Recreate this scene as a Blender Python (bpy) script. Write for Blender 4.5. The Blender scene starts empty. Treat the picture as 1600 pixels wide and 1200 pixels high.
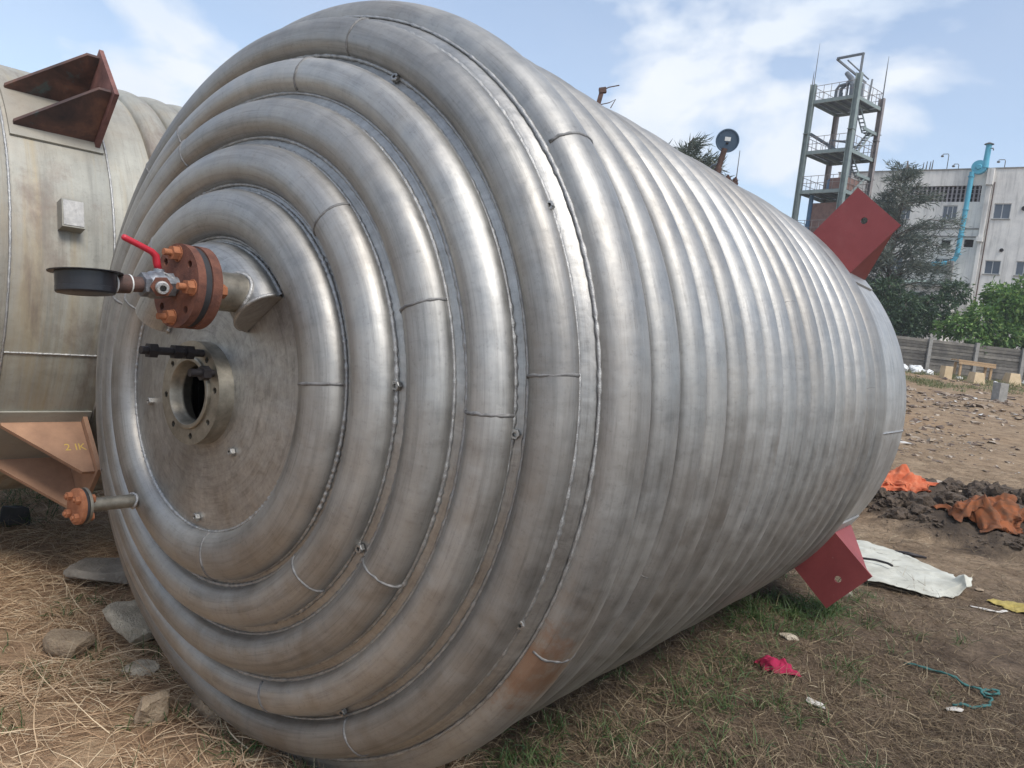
import bpy, bmesh, math, random
import numpy as np
from mathutils import Matrix, Vector

random.seed(7)
RNG = np.random.default_rng(11)
scene = bpy.context.scene
COL = scene.collection
rad = math.radians

# ---------------------------------------------------------------- camera
CAM_Z = 1.72
PITCH, ROLL = -0.0829, 0.1164
fw = np.array([0, math.cos(PITCH), math.sin(PITCH)])
rt0 = np.array([1.0, 0, 0])
up0 = np.cross(rt0, fw)
rt = rt0 * math.cos(ROLL) + up0 * math.sin(ROLL)
up = -rt0 * math.sin(ROLL) + up0 * math.cos(ROLL)
cam_data = bpy.data.cameras.new('camera')
cam = bpy.data.objects.new('camera', cam_data)
COL.objects.link(cam)
m = Matrix.Identity(4)
for i in range(3):
    m[i][0], m[i][1], m[i][2] = rt[i], up[i], -fw[i]
m[2][3] = CAM_Z
cam.matrix_world = m
cam_data.sensor_width = 36
cam_data.lens = 27.299
cam_data.clip_start = 0.05
cam_data.clip_end = 3000
scene.camera = cam

# ---------------------------------------------------------------- sky, sun, exposure
SUN_AZ, SUN_EL = rad(143), rad(54)
world = bpy.data.worlds.new('World')
scene.world = world
world.use_nodes = True
wt = world.node_tree
wt.nodes.clear()


def wn(t, **kw):
    n = wt.nodes.new(t)
    for k, v in kw.items():
        setattr(n, k, v)
    return n


sky = wn('ShaderNodeTexSky', sky_type='NISHITA', sun_disc=False, sun_elevation=SUN_EL, sun_rotation=SUN_AZ,
         air_density=1.0, dust_density=1.2, ozone_density=1.0, altitude=0)
SKY_STRENGTH = 0.138
tc = wn('ShaderNodeTexCoord')
mp = wn('ShaderNodeMapping')
mp.inputs['Scale'].default_value = (1.0, 1.0, 1.9)
mp.inputs['Location'].default_value = (9.5, 2.6, 5.36)
wt.links.new(tc.outputs['Generated'], mp.inputs['Vector'])
n1 = wn('ShaderNodeTexNoise')
n1.inputs['Scale'].default_value = 2.9
n1.inputs['Detail'].default_value = 8
n1.inputs['Roughness'].default_value = 0.50
n1.inputs['Distortion'].default_value = 0.25
wt.links.new(mp.outputs['Vector'], n1.inputs['Vector'])
r1 = wn('ShaderNodeValToRGB')
r1.color_ramp.elements[0].position = 0.525
r1.color_ramp.elements[0].color = (0.26, 0.26, 0.26, 1)
r1.color_ramp.elements[1].position = 0.595
r1.color_ramp.elements[1].color = (1, 1, 1, 1)
wt.links.new(n1.outputs['Fac'], r1.inputs['Fac'])
# cloud brightness varies gently
n2 = wn('ShaderNodeTexNoise')
n2.inputs['Scale'].default_value = 4.5
n2.inputs['Detail'].default_value = 5
wt.links.new(mp.outputs['Vector'], n2.inputs['Vector'])
r2 = wn('ShaderNodeValToRGB')
r2.color_ramp.elements[0].position = 0.3
r2.color_ramp.elements[0].color = (3.9, 4.4, 5.1, 1)
r2.color_ramp.elements[1].position = 0.7
r2.color_ramp.elements[1].color = (4.9, 5.1, 5.4, 1)
wt.links.new(n2.outputs['Fac'], r2.inputs['Fac'])
mx = wn('ShaderNodeMix', data_type='RGBA')
wt.links.new(r1.outputs['Color'], mx.inputs['Factor'])
wt.links.new(sky.outputs['Color'], mx.inputs['A'])
wt.links.new(r2.outputs['Color'], mx.inputs['B'])
bg = wn('ShaderNodeBackground')
bg.inputs['Strength'].default_value = SKY_STRENGTH
wt.links.new(mx.outputs['Result'], bg.inputs['Color'])
out = wn('ShaderNodeOutputWorld')
wt.links.new(bg.outputs['Background'], out.inputs['Surface'])

sun_data = bpy.data.lights.new('sun', 'SUN')
sun_data.energy = 2.0
sun_data.angle = rad(22)
sun_data.color = (1.0, 0.95, 0.87)
sun = bpy.data.objects.new('sun', sun_data)
COL.objects.link(sun)
sd = Vector((math.sin(SUN_AZ) * math.cos(SUN_EL), math.cos(SUN_AZ) * math.cos(SUN_EL), math.sin(SUN_EL)))
sun.rotation_euler = sd.to_track_quat('Z', 'Y').to_euler()
sun.location = (20, 20, 30)

scene.view_settings.view_transform = 'Standard'
scene.view_settings.look = 'None'
scene.view_settings.gamma = 1
scene.view_settings.exposure = 0.55
scene.view_settings.use_curve_mapping = False
scene.cycles.max_bounces = 6


# ---------------------------------------------------------------- material helpers
class NT:
    def __init__(self, name):
        self.m = bpy.data.materials.new(name)
        self.m.use_nodes = True
        self.t = self.m.node_tree
        self.b = self.t.nodes['Principled BSDF']
        self.o = self.t.nodes['Material Output']
        self.geo = None

    def n(self, t, **kw):
        x = self.t.nodes.new(t)
        for k, v in kw.items():
            setattr(x, k, v)
        return x

    def l(self, a, b):
        self.t.links.new(a, b)

    def coord(self, kind='Object', scale=(1, 1, 1), rot=(0, 0, 0)):
        c = self.n('ShaderNodeTexCoord')
        mpn = self.n('ShaderNodeMapping')
        mpn.inputs['Scale'].default_value = scale
        mpn.inputs['Rotation'].default_value = rot
        self.l(c.outputs[kind], mpn.inputs['Vector'])
        return mpn.outputs['Vector']

    def noise(self, vec, scale, detail=6, rough=0.6, dist=0.0):
        x = self.n('ShaderNodeTexNoise')
        x.inputs['Scale'].default_value = scale
        x.inputs['Detail'].default_value = detail
        x.inputs['Roughness'].default_value = rough
        x.inputs['Distortion'].default_value = dist
        self.l(vec, x.inputs['Vector'])
        return x.outputs['Fac']

    def ramp(self, fac, stops):
        x = self.n('ShaderNodeValToRGB')
        e = x.color_ramp.elements
        while len(e) < len(stops):
            e.new(0.5)
        for el, (p, c) in zip(e, stops):
            el.position = p
            if not isinstance(c, (tuple, list)):
                c = (c, c, c)
            el.color = (*c[:3], 1)
        self.l(fac, x.inputs['Fac'])
        return x.outputs['Color']

    def mix(self, fac, a, b, mode='MIX'):
        x = self.n('ShaderNodeMix', data_type='RGBA', blend_type=mode)
        for sock, v in (('Factor', fac), ('A', a), ('B', b)):
            if hasattr(v, 'is_linked') or hasattr(v, 'links'):
                self.l(v, x.inputs[sock])
            elif sock == 'Factor':
                x.inputs[sock].default_value = v
            else:
                x.inputs[sock].default_value = (*v[:3], 1)
        return x.outputs['Result']

    def math(self, op, a, b=None, clamp=False):
        x = self.n('ShaderNodeMath', operation=op)
        x.use_clamp = clamp
        for i, v in enumerate((a, b)):
            if v is None:
                continue
            if hasattr(v, 'links'):
                self.l(v, x.inputs[i])
            else:
                x.inputs[i].default_value = v
        return x.outputs[0]

    def bump(self, h, strength=0.3, dist=0.01, normal=None):
        x = self.n('ShaderNodeBump')
        x.inputs['Strength'].default_value = strength
        x.inputs['Distance'].default_value = dist
        self.l(h, x.inputs['Height'])
        if normal is not None:
            self.l(normal, x.inputs['Normal'])
        return x.outputs['Normal']

    def set(self, **kw):
        names = {'color': 'Base Color', 'rough': 'Roughness', 'metal': 'Metallic', 'normal': 'Normal', 'spec': 'Specular IOR Level',
                 'alpha': 'Alpha', 'trans': 'Transmission Weight'}
        for k, v in kw.items():
            s = self.b.inputs[names[k]]
            if hasattr(v, 'links'):
                self.l(v, s)
            elif isinstance(v, tuple):
                s.default_value = (*v[:3], 1)
            else:
                s.default_value = v
        return self.m


def simple(name, c1, c2, scale=8, rough=0.7, metal=0.0, bump=0.2, bdist=0.005, coord='Object', sc=(1, 1, 1)):
    x = NT(name)
    v = x.coord(coord, sc)
    f = x.noise(v, scale, 7, 0.65)
    c = x.ramp(f, [(0.3, c1), (0.7, c2)])
    f2 = x.noise(v, scale * 6, 5, 0.6)
    nn = x.bump(f2, bump, bdist)
    return x.set(color=c, rough=rough, metal=metal, normal=nn)


def steel(name, tone=1.0, film=0.16, stain=None, rough=(0.47, 0.66), met=0.92, sep=(3.0, 22.0), cross=(14.0, 1.2), drips=0.0, cool=1.0, scratch=False, vary=False):
    x = NT(name)
    ob = x.coord('Object')
    uv = x.coord('UV', (sep[0], sep[1], 1))
    uv2 = x.coord('UV', (cross[0], cross[1], 1))
    big = x.noise(ob, 1.9, 6, 0.62, 0.5)
    mid = x.noise(ob, 9, 8, 0.7, 0.3)
    grit = x.noise(ob, 70, 6, 0.75)
    st = x.noise(uv, 1.0, 7, 0.7, 0.2)
    cr = x.noise(uv2, 1.0, 7, 0.7, 0.2)
    a = x.ramp(big, [(0.3, (0.385 * tone, 0.38 * tone, 0.37 * tone * cool)), (0.7, (0.52 * tone, 0.515 * tone, 0.495 * tone * cool))])
    c = x.mix(1.0, a, x.ramp(mid, [(0.25, 0.80), (0.48, 0.98), (0.8, 1.08)]), 'MULTIPLY')
    c = x.mix(0.9, c, x.ramp(st, [(0.25, 0.62), (0.5, 1.0), (0.8, 1.15)]), 'MULTIPLY')
    st2 = x.noise(x.coord('UV', (sep[0] * 2.5, sep[1] * 5, 1)), 1.0, 6, 0.75, 0.1)
    c = x.mix(0.7, c, x.ramp(st2, [(0.28, 0.6), (0.45, 1.0), (0.8, 1.1)]), 'MULTIPLY')
    c = x.mix(0.5, c, x.ramp(cr, [(0.28, 0.74), (0.5, 1.0), (0.8, 1.1)]), 'MULTIPLY')
    c = x.mix(0.75, c, x.ramp(grit, [(0.25, 0.62), (0.45, 1.0), (0.7, 1.0), (0.85, 1.25)]), 'MULTIPLY')
    if vary:
        oi = x.n('ShaderNodeObjectInfo')
        c = x.mix(1.0, c, x.ramp(oi.outputs['Random'], [(0.0, 0.84), (1.0, 1.12)]), 'MULTIPLY')
    fm = x.ramp(x.noise(ob, 1.3, 6, 0.65), [(0.42, 0.0), (0.68, film)])
    c = x.mix(fm, c, (0.36, 0.28, 0.20))
    rg = x.ramp(mid, [(0.3, rough[0]), (0.7, rough[1])])
    if drips:
        d = x.noise(x.coord('UV', (0.55, 8.0, 1)), 1.0, 7, 0.62, 0.15)
        c = x.mix(x.ramp(d, [(0.50, 0.0), (0.66, drips)]), c, (0.36, 0.30, 0.20))
        d2 = x.noise(x.coord('UV', (1.6, 3.0, 1)), 1.0, 8, 0.7, 0.5)
        c = x.mix(x.ramp(d2, [(0.52, 0.0), (0.66, drips)]), c, (0.20, 0.155, 0.13))
        d3 = x.noise(x.coord('UV', (0.8, 26.0, 1)), 1.0, 6, 0.6)
        c = x.mix(x.ramp(d3, [(0.56, 0.0), (0.68, drips * 0.5)]), c, (0.20, 0.19, 0.17))
    if stain:
        g = x.n('ShaderNodeTexCoord')
        d = x.n('ShaderNodeVectorMath', operation='DISTANCE')
        d.inputs[1].default_value = stain[0]
        x.l(g.outputs['Object'], d.inputs[0])
        dn = x.math('ADD', d.outputs['Value'], x.math('MULTIPLY', x.noise(ob, 7, 8, 0.75, 0.4), 0.55))
        mask = x.ramp(dn, [(stain[1], 0.30), (stain[1] + 0.22, 0.0)])
        c = x.mix(mask, c, (0.40, 0.24, 0.11))
        dn2 = x.math('ADD', d.outputs['Value'], x.math('MULTIPLY', x.noise(ob, 16, 6, 0.75), 0.5))
        mask2 = x.ramp(dn2, [(stain[1] - 0.02, 0.42), (stain[1] + 0.08, 0.0)])
        c = x.mix(mask2, c, (0.36, 0.15, 0.05))
        rg = x.mix(mask, rg, (0.65, 0.65, 0.65))
    if scratch:
        sc_ = x.noise(x.coord('Object', (3, 60, 26), (0.3, 0.8, 0.4)), 1.0, 7, 0.7, 0.9)
        c = x.mix(0.42, c, x.ramp(sc_, [(0.3, 0.6), (0.5, 0.95), (0.70, 1.4)]), 'MULTIPLY')
    h = x.noise(ob, 3.5, 4, 0.5)
    nn = x.bump(h, 0.5, 0.022)
    nn = x.bump(st, 0.22, 0.004, nn)
    nn = x.bump(grit, 0.22, 0.0015, nn)
    return x.set(color=c, rough=rg, metal=met, normal=nn)


MAT = {}
# ---------------------------------------------------------------- frames of the two vessels
YAW, TILT = 0.6454, -0.014
A = np.array([math.sin(YAW) * math.cos(TILT), math.cos(YAW) * math.cos(TILT), math.sin(TILT)])   # vessel axis, away from viewer
S = np.cross(A, [0, 0, 1.0]); S /= np.linalg.norm(S)
T = np.cross(S, A)
C = np.array([-0.772, 2.950, 1.3767])          # centre of the head's rim
R0, L0 = 1.35, 4.01
A2 = np.array([math.sin(0.7598), math.cos(0.7598), 0.0])
S2 = np.cross(A2, [0, 0, 1.0])
T2 = np.array([0, 0, 1.0])
Q = np.array([-2.5, 5.4219, 1.5772])
R2 = 1.25

TANK_ROOT = np.array([C[0] + A[0] * 2, C[1] + A[1] * 2, 0.0])
stain_p = C + S * 1.236 - T * 0.658 - A * 0.098 - TANK_ROOT
MAT['steel'] = steel('stainless_shell', 1.05, film=0.08)
MAT['steel_coil'] = steel('stainless_half_pipe', 0.90, film=0.22, sep=(1.0, 24.0), vary=True)
MAT['steel_head'] = steel('stainless_head_plate', 0.9, rough=(0.40, 0.58), sep=(2.5, 60.0), cross=(5.0, 5.0), scratch=True)
MAT['steel_stain'] = steel('stainless_half_pipe_stained', 0.88, film=0.24, stain=(tuple(stain_p), 0.34), sep=(1.6, 20.0))
MAT['steel_old'] = steel('weathered_dull_shell', 0.80, film=0.45, rough=(0.55, 0.75), met=0.35, sep=(0.8, 9.0), cross=(6.0, 3.0), drips=0.8, cool=0.92)
MAT['weld'] = simple('weld_metal', (0.30, 0.30, 0.30), (0.56, 0.555, 0.54), 45, 0.52, 0.9, 0.8, 0.003)
MAT['joint'] = simple('ground_joint_weld', (0.16, 0.16, 0.16), (0.34, 0.335, 0.33), 60, 0.72, 0.75, 0.6, 0.003)
MAT['machined'] = simple('machined_flange_steel', (0.20, 0.185, 0.155), (0.42, 0.39, 0.33), 18, 0.5, 0.9, 0.25, 0.002)
MAT['rust'] = simple('rust_flange', (0.085, 0.036, 0.028), (0.22, 0.09, 0.058), 22, 0.85, 0.1, 0.5, 0.004)
MAT['rust_bright'] = simple('rust_bolts', (0.24, 0.085, 0.038), (0.40, 0.16, 0.075), 40, 0.85, 0.0, 0.5, 0.003)
MAT['rust_dark'] = simple('rust_dark_pipe', (0.06, 0.042, 0.037), (0.15, 0.085, 0.07), 30, 0.75, 0.2, 0.4, 0.003)
MAT['gasket'] = simple('rubber_gasket', (0.02, 0.02, 0.022), (0.04, 0.04, 0.045), 20, 0.7, 0, 0.2, 0.002)
MAT['black_bolt'] = simple('oiled_black_bolts', (0.016, 0.015, 0.017), (0.045, 0.038, 0.04), 40, 0.5, 0.3, 0.3, 0.002)
MAT['black_paint'] = simple('black_gauge_case', (0.012, 0.013, 0.018), (0.022, 0.024, 0.03), 10, 0.32, 0.0, 0.03, 0.001)
MAT['red_handle'] = simple('red_lever_sleeve', (0.42, 0.015, 0.03), (0.5, 0.025, 0.045), 12, 0.4, 0, 0.05, 0.001)
MAT['zinc'] = simple('grey_valve_metal', (0.12, 0.13, 0.15), (0.32, 0.34, 0.37), 35, 0.5, 0.7, 0.5, 0.003)
x = NT('red_oxide_primer')
v = x.coord('Object')
c = x.ramp(x.noise(v, 4, 7, 0.65, 0.3), [(0.3, (0.205, 0.036, 0.037)), (0.7, (0.29, 0.060, 0.060))])
c = x.mix(x.ramp(x.noise(v, 16, 7, 0.75, 0.5), [(0.60, 0.0), (0.70, 0.6)]), c, (0.15, 0.055, 0.04))
c = x.mix(x.ramp(x.noise(v, 34, 5, 0.7), [(0.68, 0.0), (0.74, 0.7)]), c, (0.34, 0.22, 0.19))
c = x.mix(x.ramp(x.noise(v, 2.2, 6, 0.7), [(0.5, 0.0), (0.8, 0.2)]), c, (0.34, 0.18, 0.15))
MAT['red_oxide'] = x.set(color=c, rough=0.55, normal=x.bump(x.noise(v, 22, 5, 0.6), 0.2, 0.003))
MAT['stone_grey'] = simple('grey_slab_stone', (0.20, 0.175, 0.145), (0.40, 0.35, 0.29), 7, 0.9, 0, 0.7, 0.02)
MAT['stone_pale'] = simple('pale_rough_concrete_lump', (0.42, 0.36, 0.27), (0.72, 0.63, 0.50), 18, 0.95, 0, 1.0, 0.02)
MAT['stone_tan'] = simple('tan_stone', (0.26, 0.19, 0.13), (0.45, 0.35, 0.24), 14, 0.95, 0, 0.8, 0.02)
MAT['shard'] = simple('dark_slate', (0.03, 0.03, 0.032), (0.07, 0.07, 0.072), 9, 0.8, 0, 0.4, 0.01)
MAT['concrete'] = simple('grey_concrete', (0.20, 0.20, 0.19), (0.34, 0.33, 0.31), 5, 0.95, 0, 0.3, 0.01)
MAT['buff'] = simple('buff_painted_block', (0.50, 0.38, 0.23), (0.62, 0.49, 0.32), 4, 0.85, 0, 0.2, 0.01)
MAT['plank_wood'] = simple('weathered_timber', (0.34, 0.22, 0.12), (0.52, 0.36, 0.21), 6, 0.8, 0, 0.3, 0.005, sc=(1, 6, 6))
MAT['white_bag'] = simple('white_plastic_bag', (0.62, 0.64, 0.65), (0.82, 0.82, 0.80), 4, 0.55, 0, 0.3, 0.02)
MAT['clod'] = simple('damp_dug_soil', (0.05, 0.037, 0.028), (0.17, 0.125, 0.09), 11, 0.95, 0, 1.0, 0.03)
MAT['rubble'] = None


def rust_lug_mat():
    x = NT('rusted_lug_steel')
    v = x.coord('Object')
    f = x.noise(v, 5, 8, 0.65, 0.5)
    c = x.ramp(f, [(0.3, (0.035, 0.028, 0.03)), (0.5, (0.10, 0.055, 0.045)), (0.72, (0.24, 0.115, 0.075))])
    t = x.ramp(x.noise(v, 7, 6, 0.7), [(0.58, 0.0), (0.68, 0.55)])
    c = x.mix(t, c, (0.06, 0.13, 0.13))
    return x.set(color=c, rough=0.8, normal=x.bump(x.noise(v, 45, 5, 0.7), 0.4, 0.004))


MAT['lug_rust'] = rust_lug_mat()
MAT['lug_red'] = simple('red_brown_rusted_plate', (0.10, 0.045, 0.04), (0.26, 0.12, 0.10), 8, 0.8, 0.0, 0.5, 0.004)
MAT['lug_tan'] = simple('rust_brown_lug_steel', (0.27, 0.155, 0.10), (0.46, 0.27, 0.17), 5, 0.8, 0.1, 0.4, 0.004)


def island(name, stops, rough=0.8, trans=0.0, noise_scale=None):
    x = NT(name)
    g = x.n('ShaderNodeNewGeometry')
    c = x.ramp(g.outputs['Random Per Island'], stops)
    mm = x.set(color=c, rough=rough)
    if trans > 0:
        tr = x.n('ShaderNodeBsdfTranslucent')
        x.l(c, tr.inputs['Color'])
        ms = x.n('ShaderNodeMixShader')
        ms.inputs['Fac'].default_value = trans
        x.l(x.b.outputs['BSDF'], ms.inputs[1])
        x.l(tr.outputs['BSDF'], ms.inputs[2])
        x.l(ms.outputs['Shader'], x.o.inputs['Surface'])
    return mm


MAT['straw'] = island('dry_straw', [(0.0, (0.20, 0.115, 0.065)), (0.3, (0.44, 0.29, 0.175)), (0.65, (0.62, 0.45, 0.285)), (1.0, (0.76, 0.63, 0.44))], 0.7, 0.15)
MAT['straw_dull'] = island('dull_dead_grass', [(0.0, (0.07, 0.05, 0.033)), (0.5, (0.17, 0.12, 0.075)), (0.9, (0.30, 0.23, 0.14)), (1.0, (0.45, 0.38, 0.26))], 0.8, 0.15)
MAT['grass'] = island('green_grass', [(0.0, (0.035, 0.075, 0.022)), (0.6, (0.07, 0.14, 0.04)), (1.0, (0.17, 0.20, 0.08))], 0.6, 0.3)
MAT['leaf_green'] = island('green_leaves', [(0.0, (0.045, 0.11, 0.03)), (0.4, (0.10, 0.21, 0.05)), (0.8, (0.17, 0.30, 0.07)), (1.0, (0.27, 0.36, 0.11))], 0.55, 0.3)
MAT['leaf_dark'] = island('dark_leaves', [(0.0, (0.03, 0.065, 0.035)), (0.6, (0.06, 0.11, 0.055)), (1.0, (0.10, 0.15, 0.07))], 0.6, 0.25)
MAT['needle'] = island('grey_green_needles', [(0.0, (0.07, 0.09, 0.08)), (0.6, (0.115, 0.145, 0.12)), (1.0, (0.19, 0.20, 0.16))], 0.8, 0.2)
MAT['rubble'] = island('rubble_bits', [(0.0, (0.08, 0.055, 0.045)), (0.45, (0.20, 0.145, 0.105)), (0.75, (0.33, 0.26, 0.19)), (0.95, (0.42, 0.36, 0.30)), (0.985, (0.66, 0.66, 0.64))], 0.9)
MAT['bark'] = simple('grey_brown_bark', (0.07, 0.055, 0.045), (0.16, 0.13, 0.11), 12, 0.9, 0, 0.6, 0.02)
MAT['tower_paint'] = simple('grey_green_steel_paint', (0.17, 0.22, 0.22), (0.27, 0.32, 0.31), 3, 0.6, 0, 0.05, 0.002)
MAT['tower_rust'] = simple('rusting_tower_steel', (0.17, 0.15, 0.15), (0.30, 0.27, 0.26), 3, 0.7, 0, 0.05, 0.002)
MAT['deck'] = simple('dark_deck_plate', (0.06, 0.08, 0.10), (0.10, 0.12, 0.14), 3, 0.7, 0, 0.05, 0.002)
MAT['pipework'] = simple('dark_pipework', (0.10, 0.12, 0.14), (0.20, 0.22, 0.24), 4, 0.6, 0.2, 0.05, 0.002)
MAT['blue_tank'] = simple('blue_painted_vessel', (0.05, 0.13, 0.24), (0.08, 0.18, 0.30), 4, 0.5, 0, 0.05, 0.002)
MAT['brown_box'] = simple('brown_casing', (0.16, 0.09, 0.075), (0.26, 0.16, 0.13), 4, 0.8, 0, 0.05, 0.002)
MAT['blue_pipe'] = simple('sky_blue_duct', (0.07, 0.34, 0.48), (0.11, 0.42, 0.56), 3, 0.45, 0, 0.05, 0.002)
MAT['frame_alu'] = simple('window_frame_aluminium', (0.45, 0.46, 0.47), (0.58, 0.58, 0.58), 4, 0.4, 0.3, 0.02, 0.001)
MAT['dark_void'] = simple('dark_opening', (0.012, 0.010, 0.012), (0.03, 0.022, 0.022), 4, 0.9, 0, 0.05, 0.002)
MAT['louvre'] = simple('grey_louvre_slats', (0.24, 0.22, 0.23), (0.36, 0.34, 0.35), 4, 0.7, 0, 0.05, 0.002)
MAT['lamp'] = simple('lamp_post_grey', (0.10, 0.11, 0.12), (0.2, 0.2, 0.2), 4, 0.5, 0.3, 0.02, 0.001)
MAT['canopy'] = simple('green_grey_canopy', (0.16, 0.22, 0.20), (0.26, 0.32, 0.29), 2, 0.7, 0, 0.1, 0.01)
MAT['yellow_paint'] = simple('yellow_paint_mark', (0.55, 0.36, 0.07), (0.66, 0.46, 0.12), 60, 0.7, 0, 0.1, 0.001)
MAT['label_white'] = simple('white_label', (0.6, 0.62, 0.6), (0.72, 0.72, 0.7), 20, 0.5, 0, 0.02, 0.001)
MAT['gauge_back'] = simple('blue_grey_gauge_case', (0.05, 0.085, 0.13), (0.08, 0.12, 0.17), 10, 0.5, 0.1, 0.03, 0.001)
MAT['teal'] = simple('teal_rope', (0.025, 0.11, 0.11), (0.06, 0.20, 0.19), 30, 0.7, 0, 0.4, 0.004)
MAT['paper'] = simple('paper_scrap', (0.5, 0.47, 0.43), (0.68, 0.65, 0.6), 15, 0.9, 0, 0.2, 0.004)
x = NT('window_glass')
MAT['glass'] = x.set(color=(0.09, 0.115, 0.15), rough=0.12, spec=0.6)


def cloth_mat(name, c1, c2, scale=9):
    x = NT(name)
    v = x.coord('Object')
    f = x.noise(v, scale, 7, 0.65, 0.6)
    c = x.ramp(f, [(0.32, c1), (0.68, c2)])
    w = x.noise(v, 160, 2, 0.5)
    return x.set(color=c, rough=0.9, normal=x.bump(w, 0.2, 0.002))


MAT['orange'] = cloth_mat('orange_plastic_cloth', (0.44, 0.075, 0.022), (0.60, 0.20, 0.10))
MAT['orange_dirty'] = cloth_mat('muddy_orange_cloth', (0.11, 0.055, 0.03), (0.30, 0.088, 0.026))
MAT['sheet'] = cloth_mat('dirty_white_sheet', (0.40, 0.39, 0.33), (0.60, 0.60, 0.53), 4)
MAT['maroon'] = cloth_mat('crimson_cloth', (0.25, 0.008, 0.04), (0.42, 0.015, 0.08), 25)
MAT['yellow_cloth'] = cloth_mat('mustard_cloth', (0.30, 0.23, 0.06), (0.46, 0.36, 0.11), 20)


def wall_mat():
    x = NT('stained_render_wall')
    v = x.coord('Object')
    f = x.noise(v, 0.8, 8, 0.65, 0.3)
    c = x.ramp(f, [(0.3, (0.66, 0.65, 0.63)), (0.55, (0.83, 0.81, 0.77)), (0.75, (0.88, 0.85, 0.79))])
    vs = x.coord('Object', (1.6, 1.6, 0.12))
    st = x.ramp(x.noise(vs, 1.6, 8, 0.72), [(0.36, 0.45), (0.5, 0.9), (0.62, 1.0)])
    c = x.mix(0.6, c, st, 'MULTIPLY')
    return x.set(color=c, rough=0.95, normal=x.bump(x.noise(v, 8, 5, 0.6), 0.15, 0.02))


MAT['wall'] = wall_mat()


def plank_mat():
    x = NT('mouldy_concrete_planks')
    v = x.coord('Object')
    oi = x.n('ShaderNodeObjectInfo')
    oo_ = x.n('ShaderNodeNewGeometry')
    f = x.noise(oo_.outputs['Position'], 0.9, 8, 0.75, 0.3)
    c = x.ramp(f, [(0.3, (0.06, 0.058, 0.056)), (0.5, (0.15, 0.14, 0.125)), (0.72, (0.27, 0.25, 0.21))])
    tint = x.ramp(oi.outputs['Random'], [(0.0, 0.6), (1.0, 1.3)])
    c = x.mix(1.0, c, tint, 'MULTIPLY')
    return x.set(color=c, rough=0.95, normal=x.bump(x.noise(v, 9, 5, 0.6), 0.4, 0.02))


MAT['plank'] = plank_mat()


# ---------------------------------------------------------------- mesh helpers
def norm(v):
    v = np.asarray(v, float)
    return v / np.linalg.norm(v)


def perp(d):
    d = norm(d)
    h = np.array([0, 0, 1.0]) if abs(d[2]) < 0.9 else np.array([1.0, 0, 0])
    u = norm(np.cross(h, d))
    return u, np.cross(d, u)


ORIGIN = {}


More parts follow.
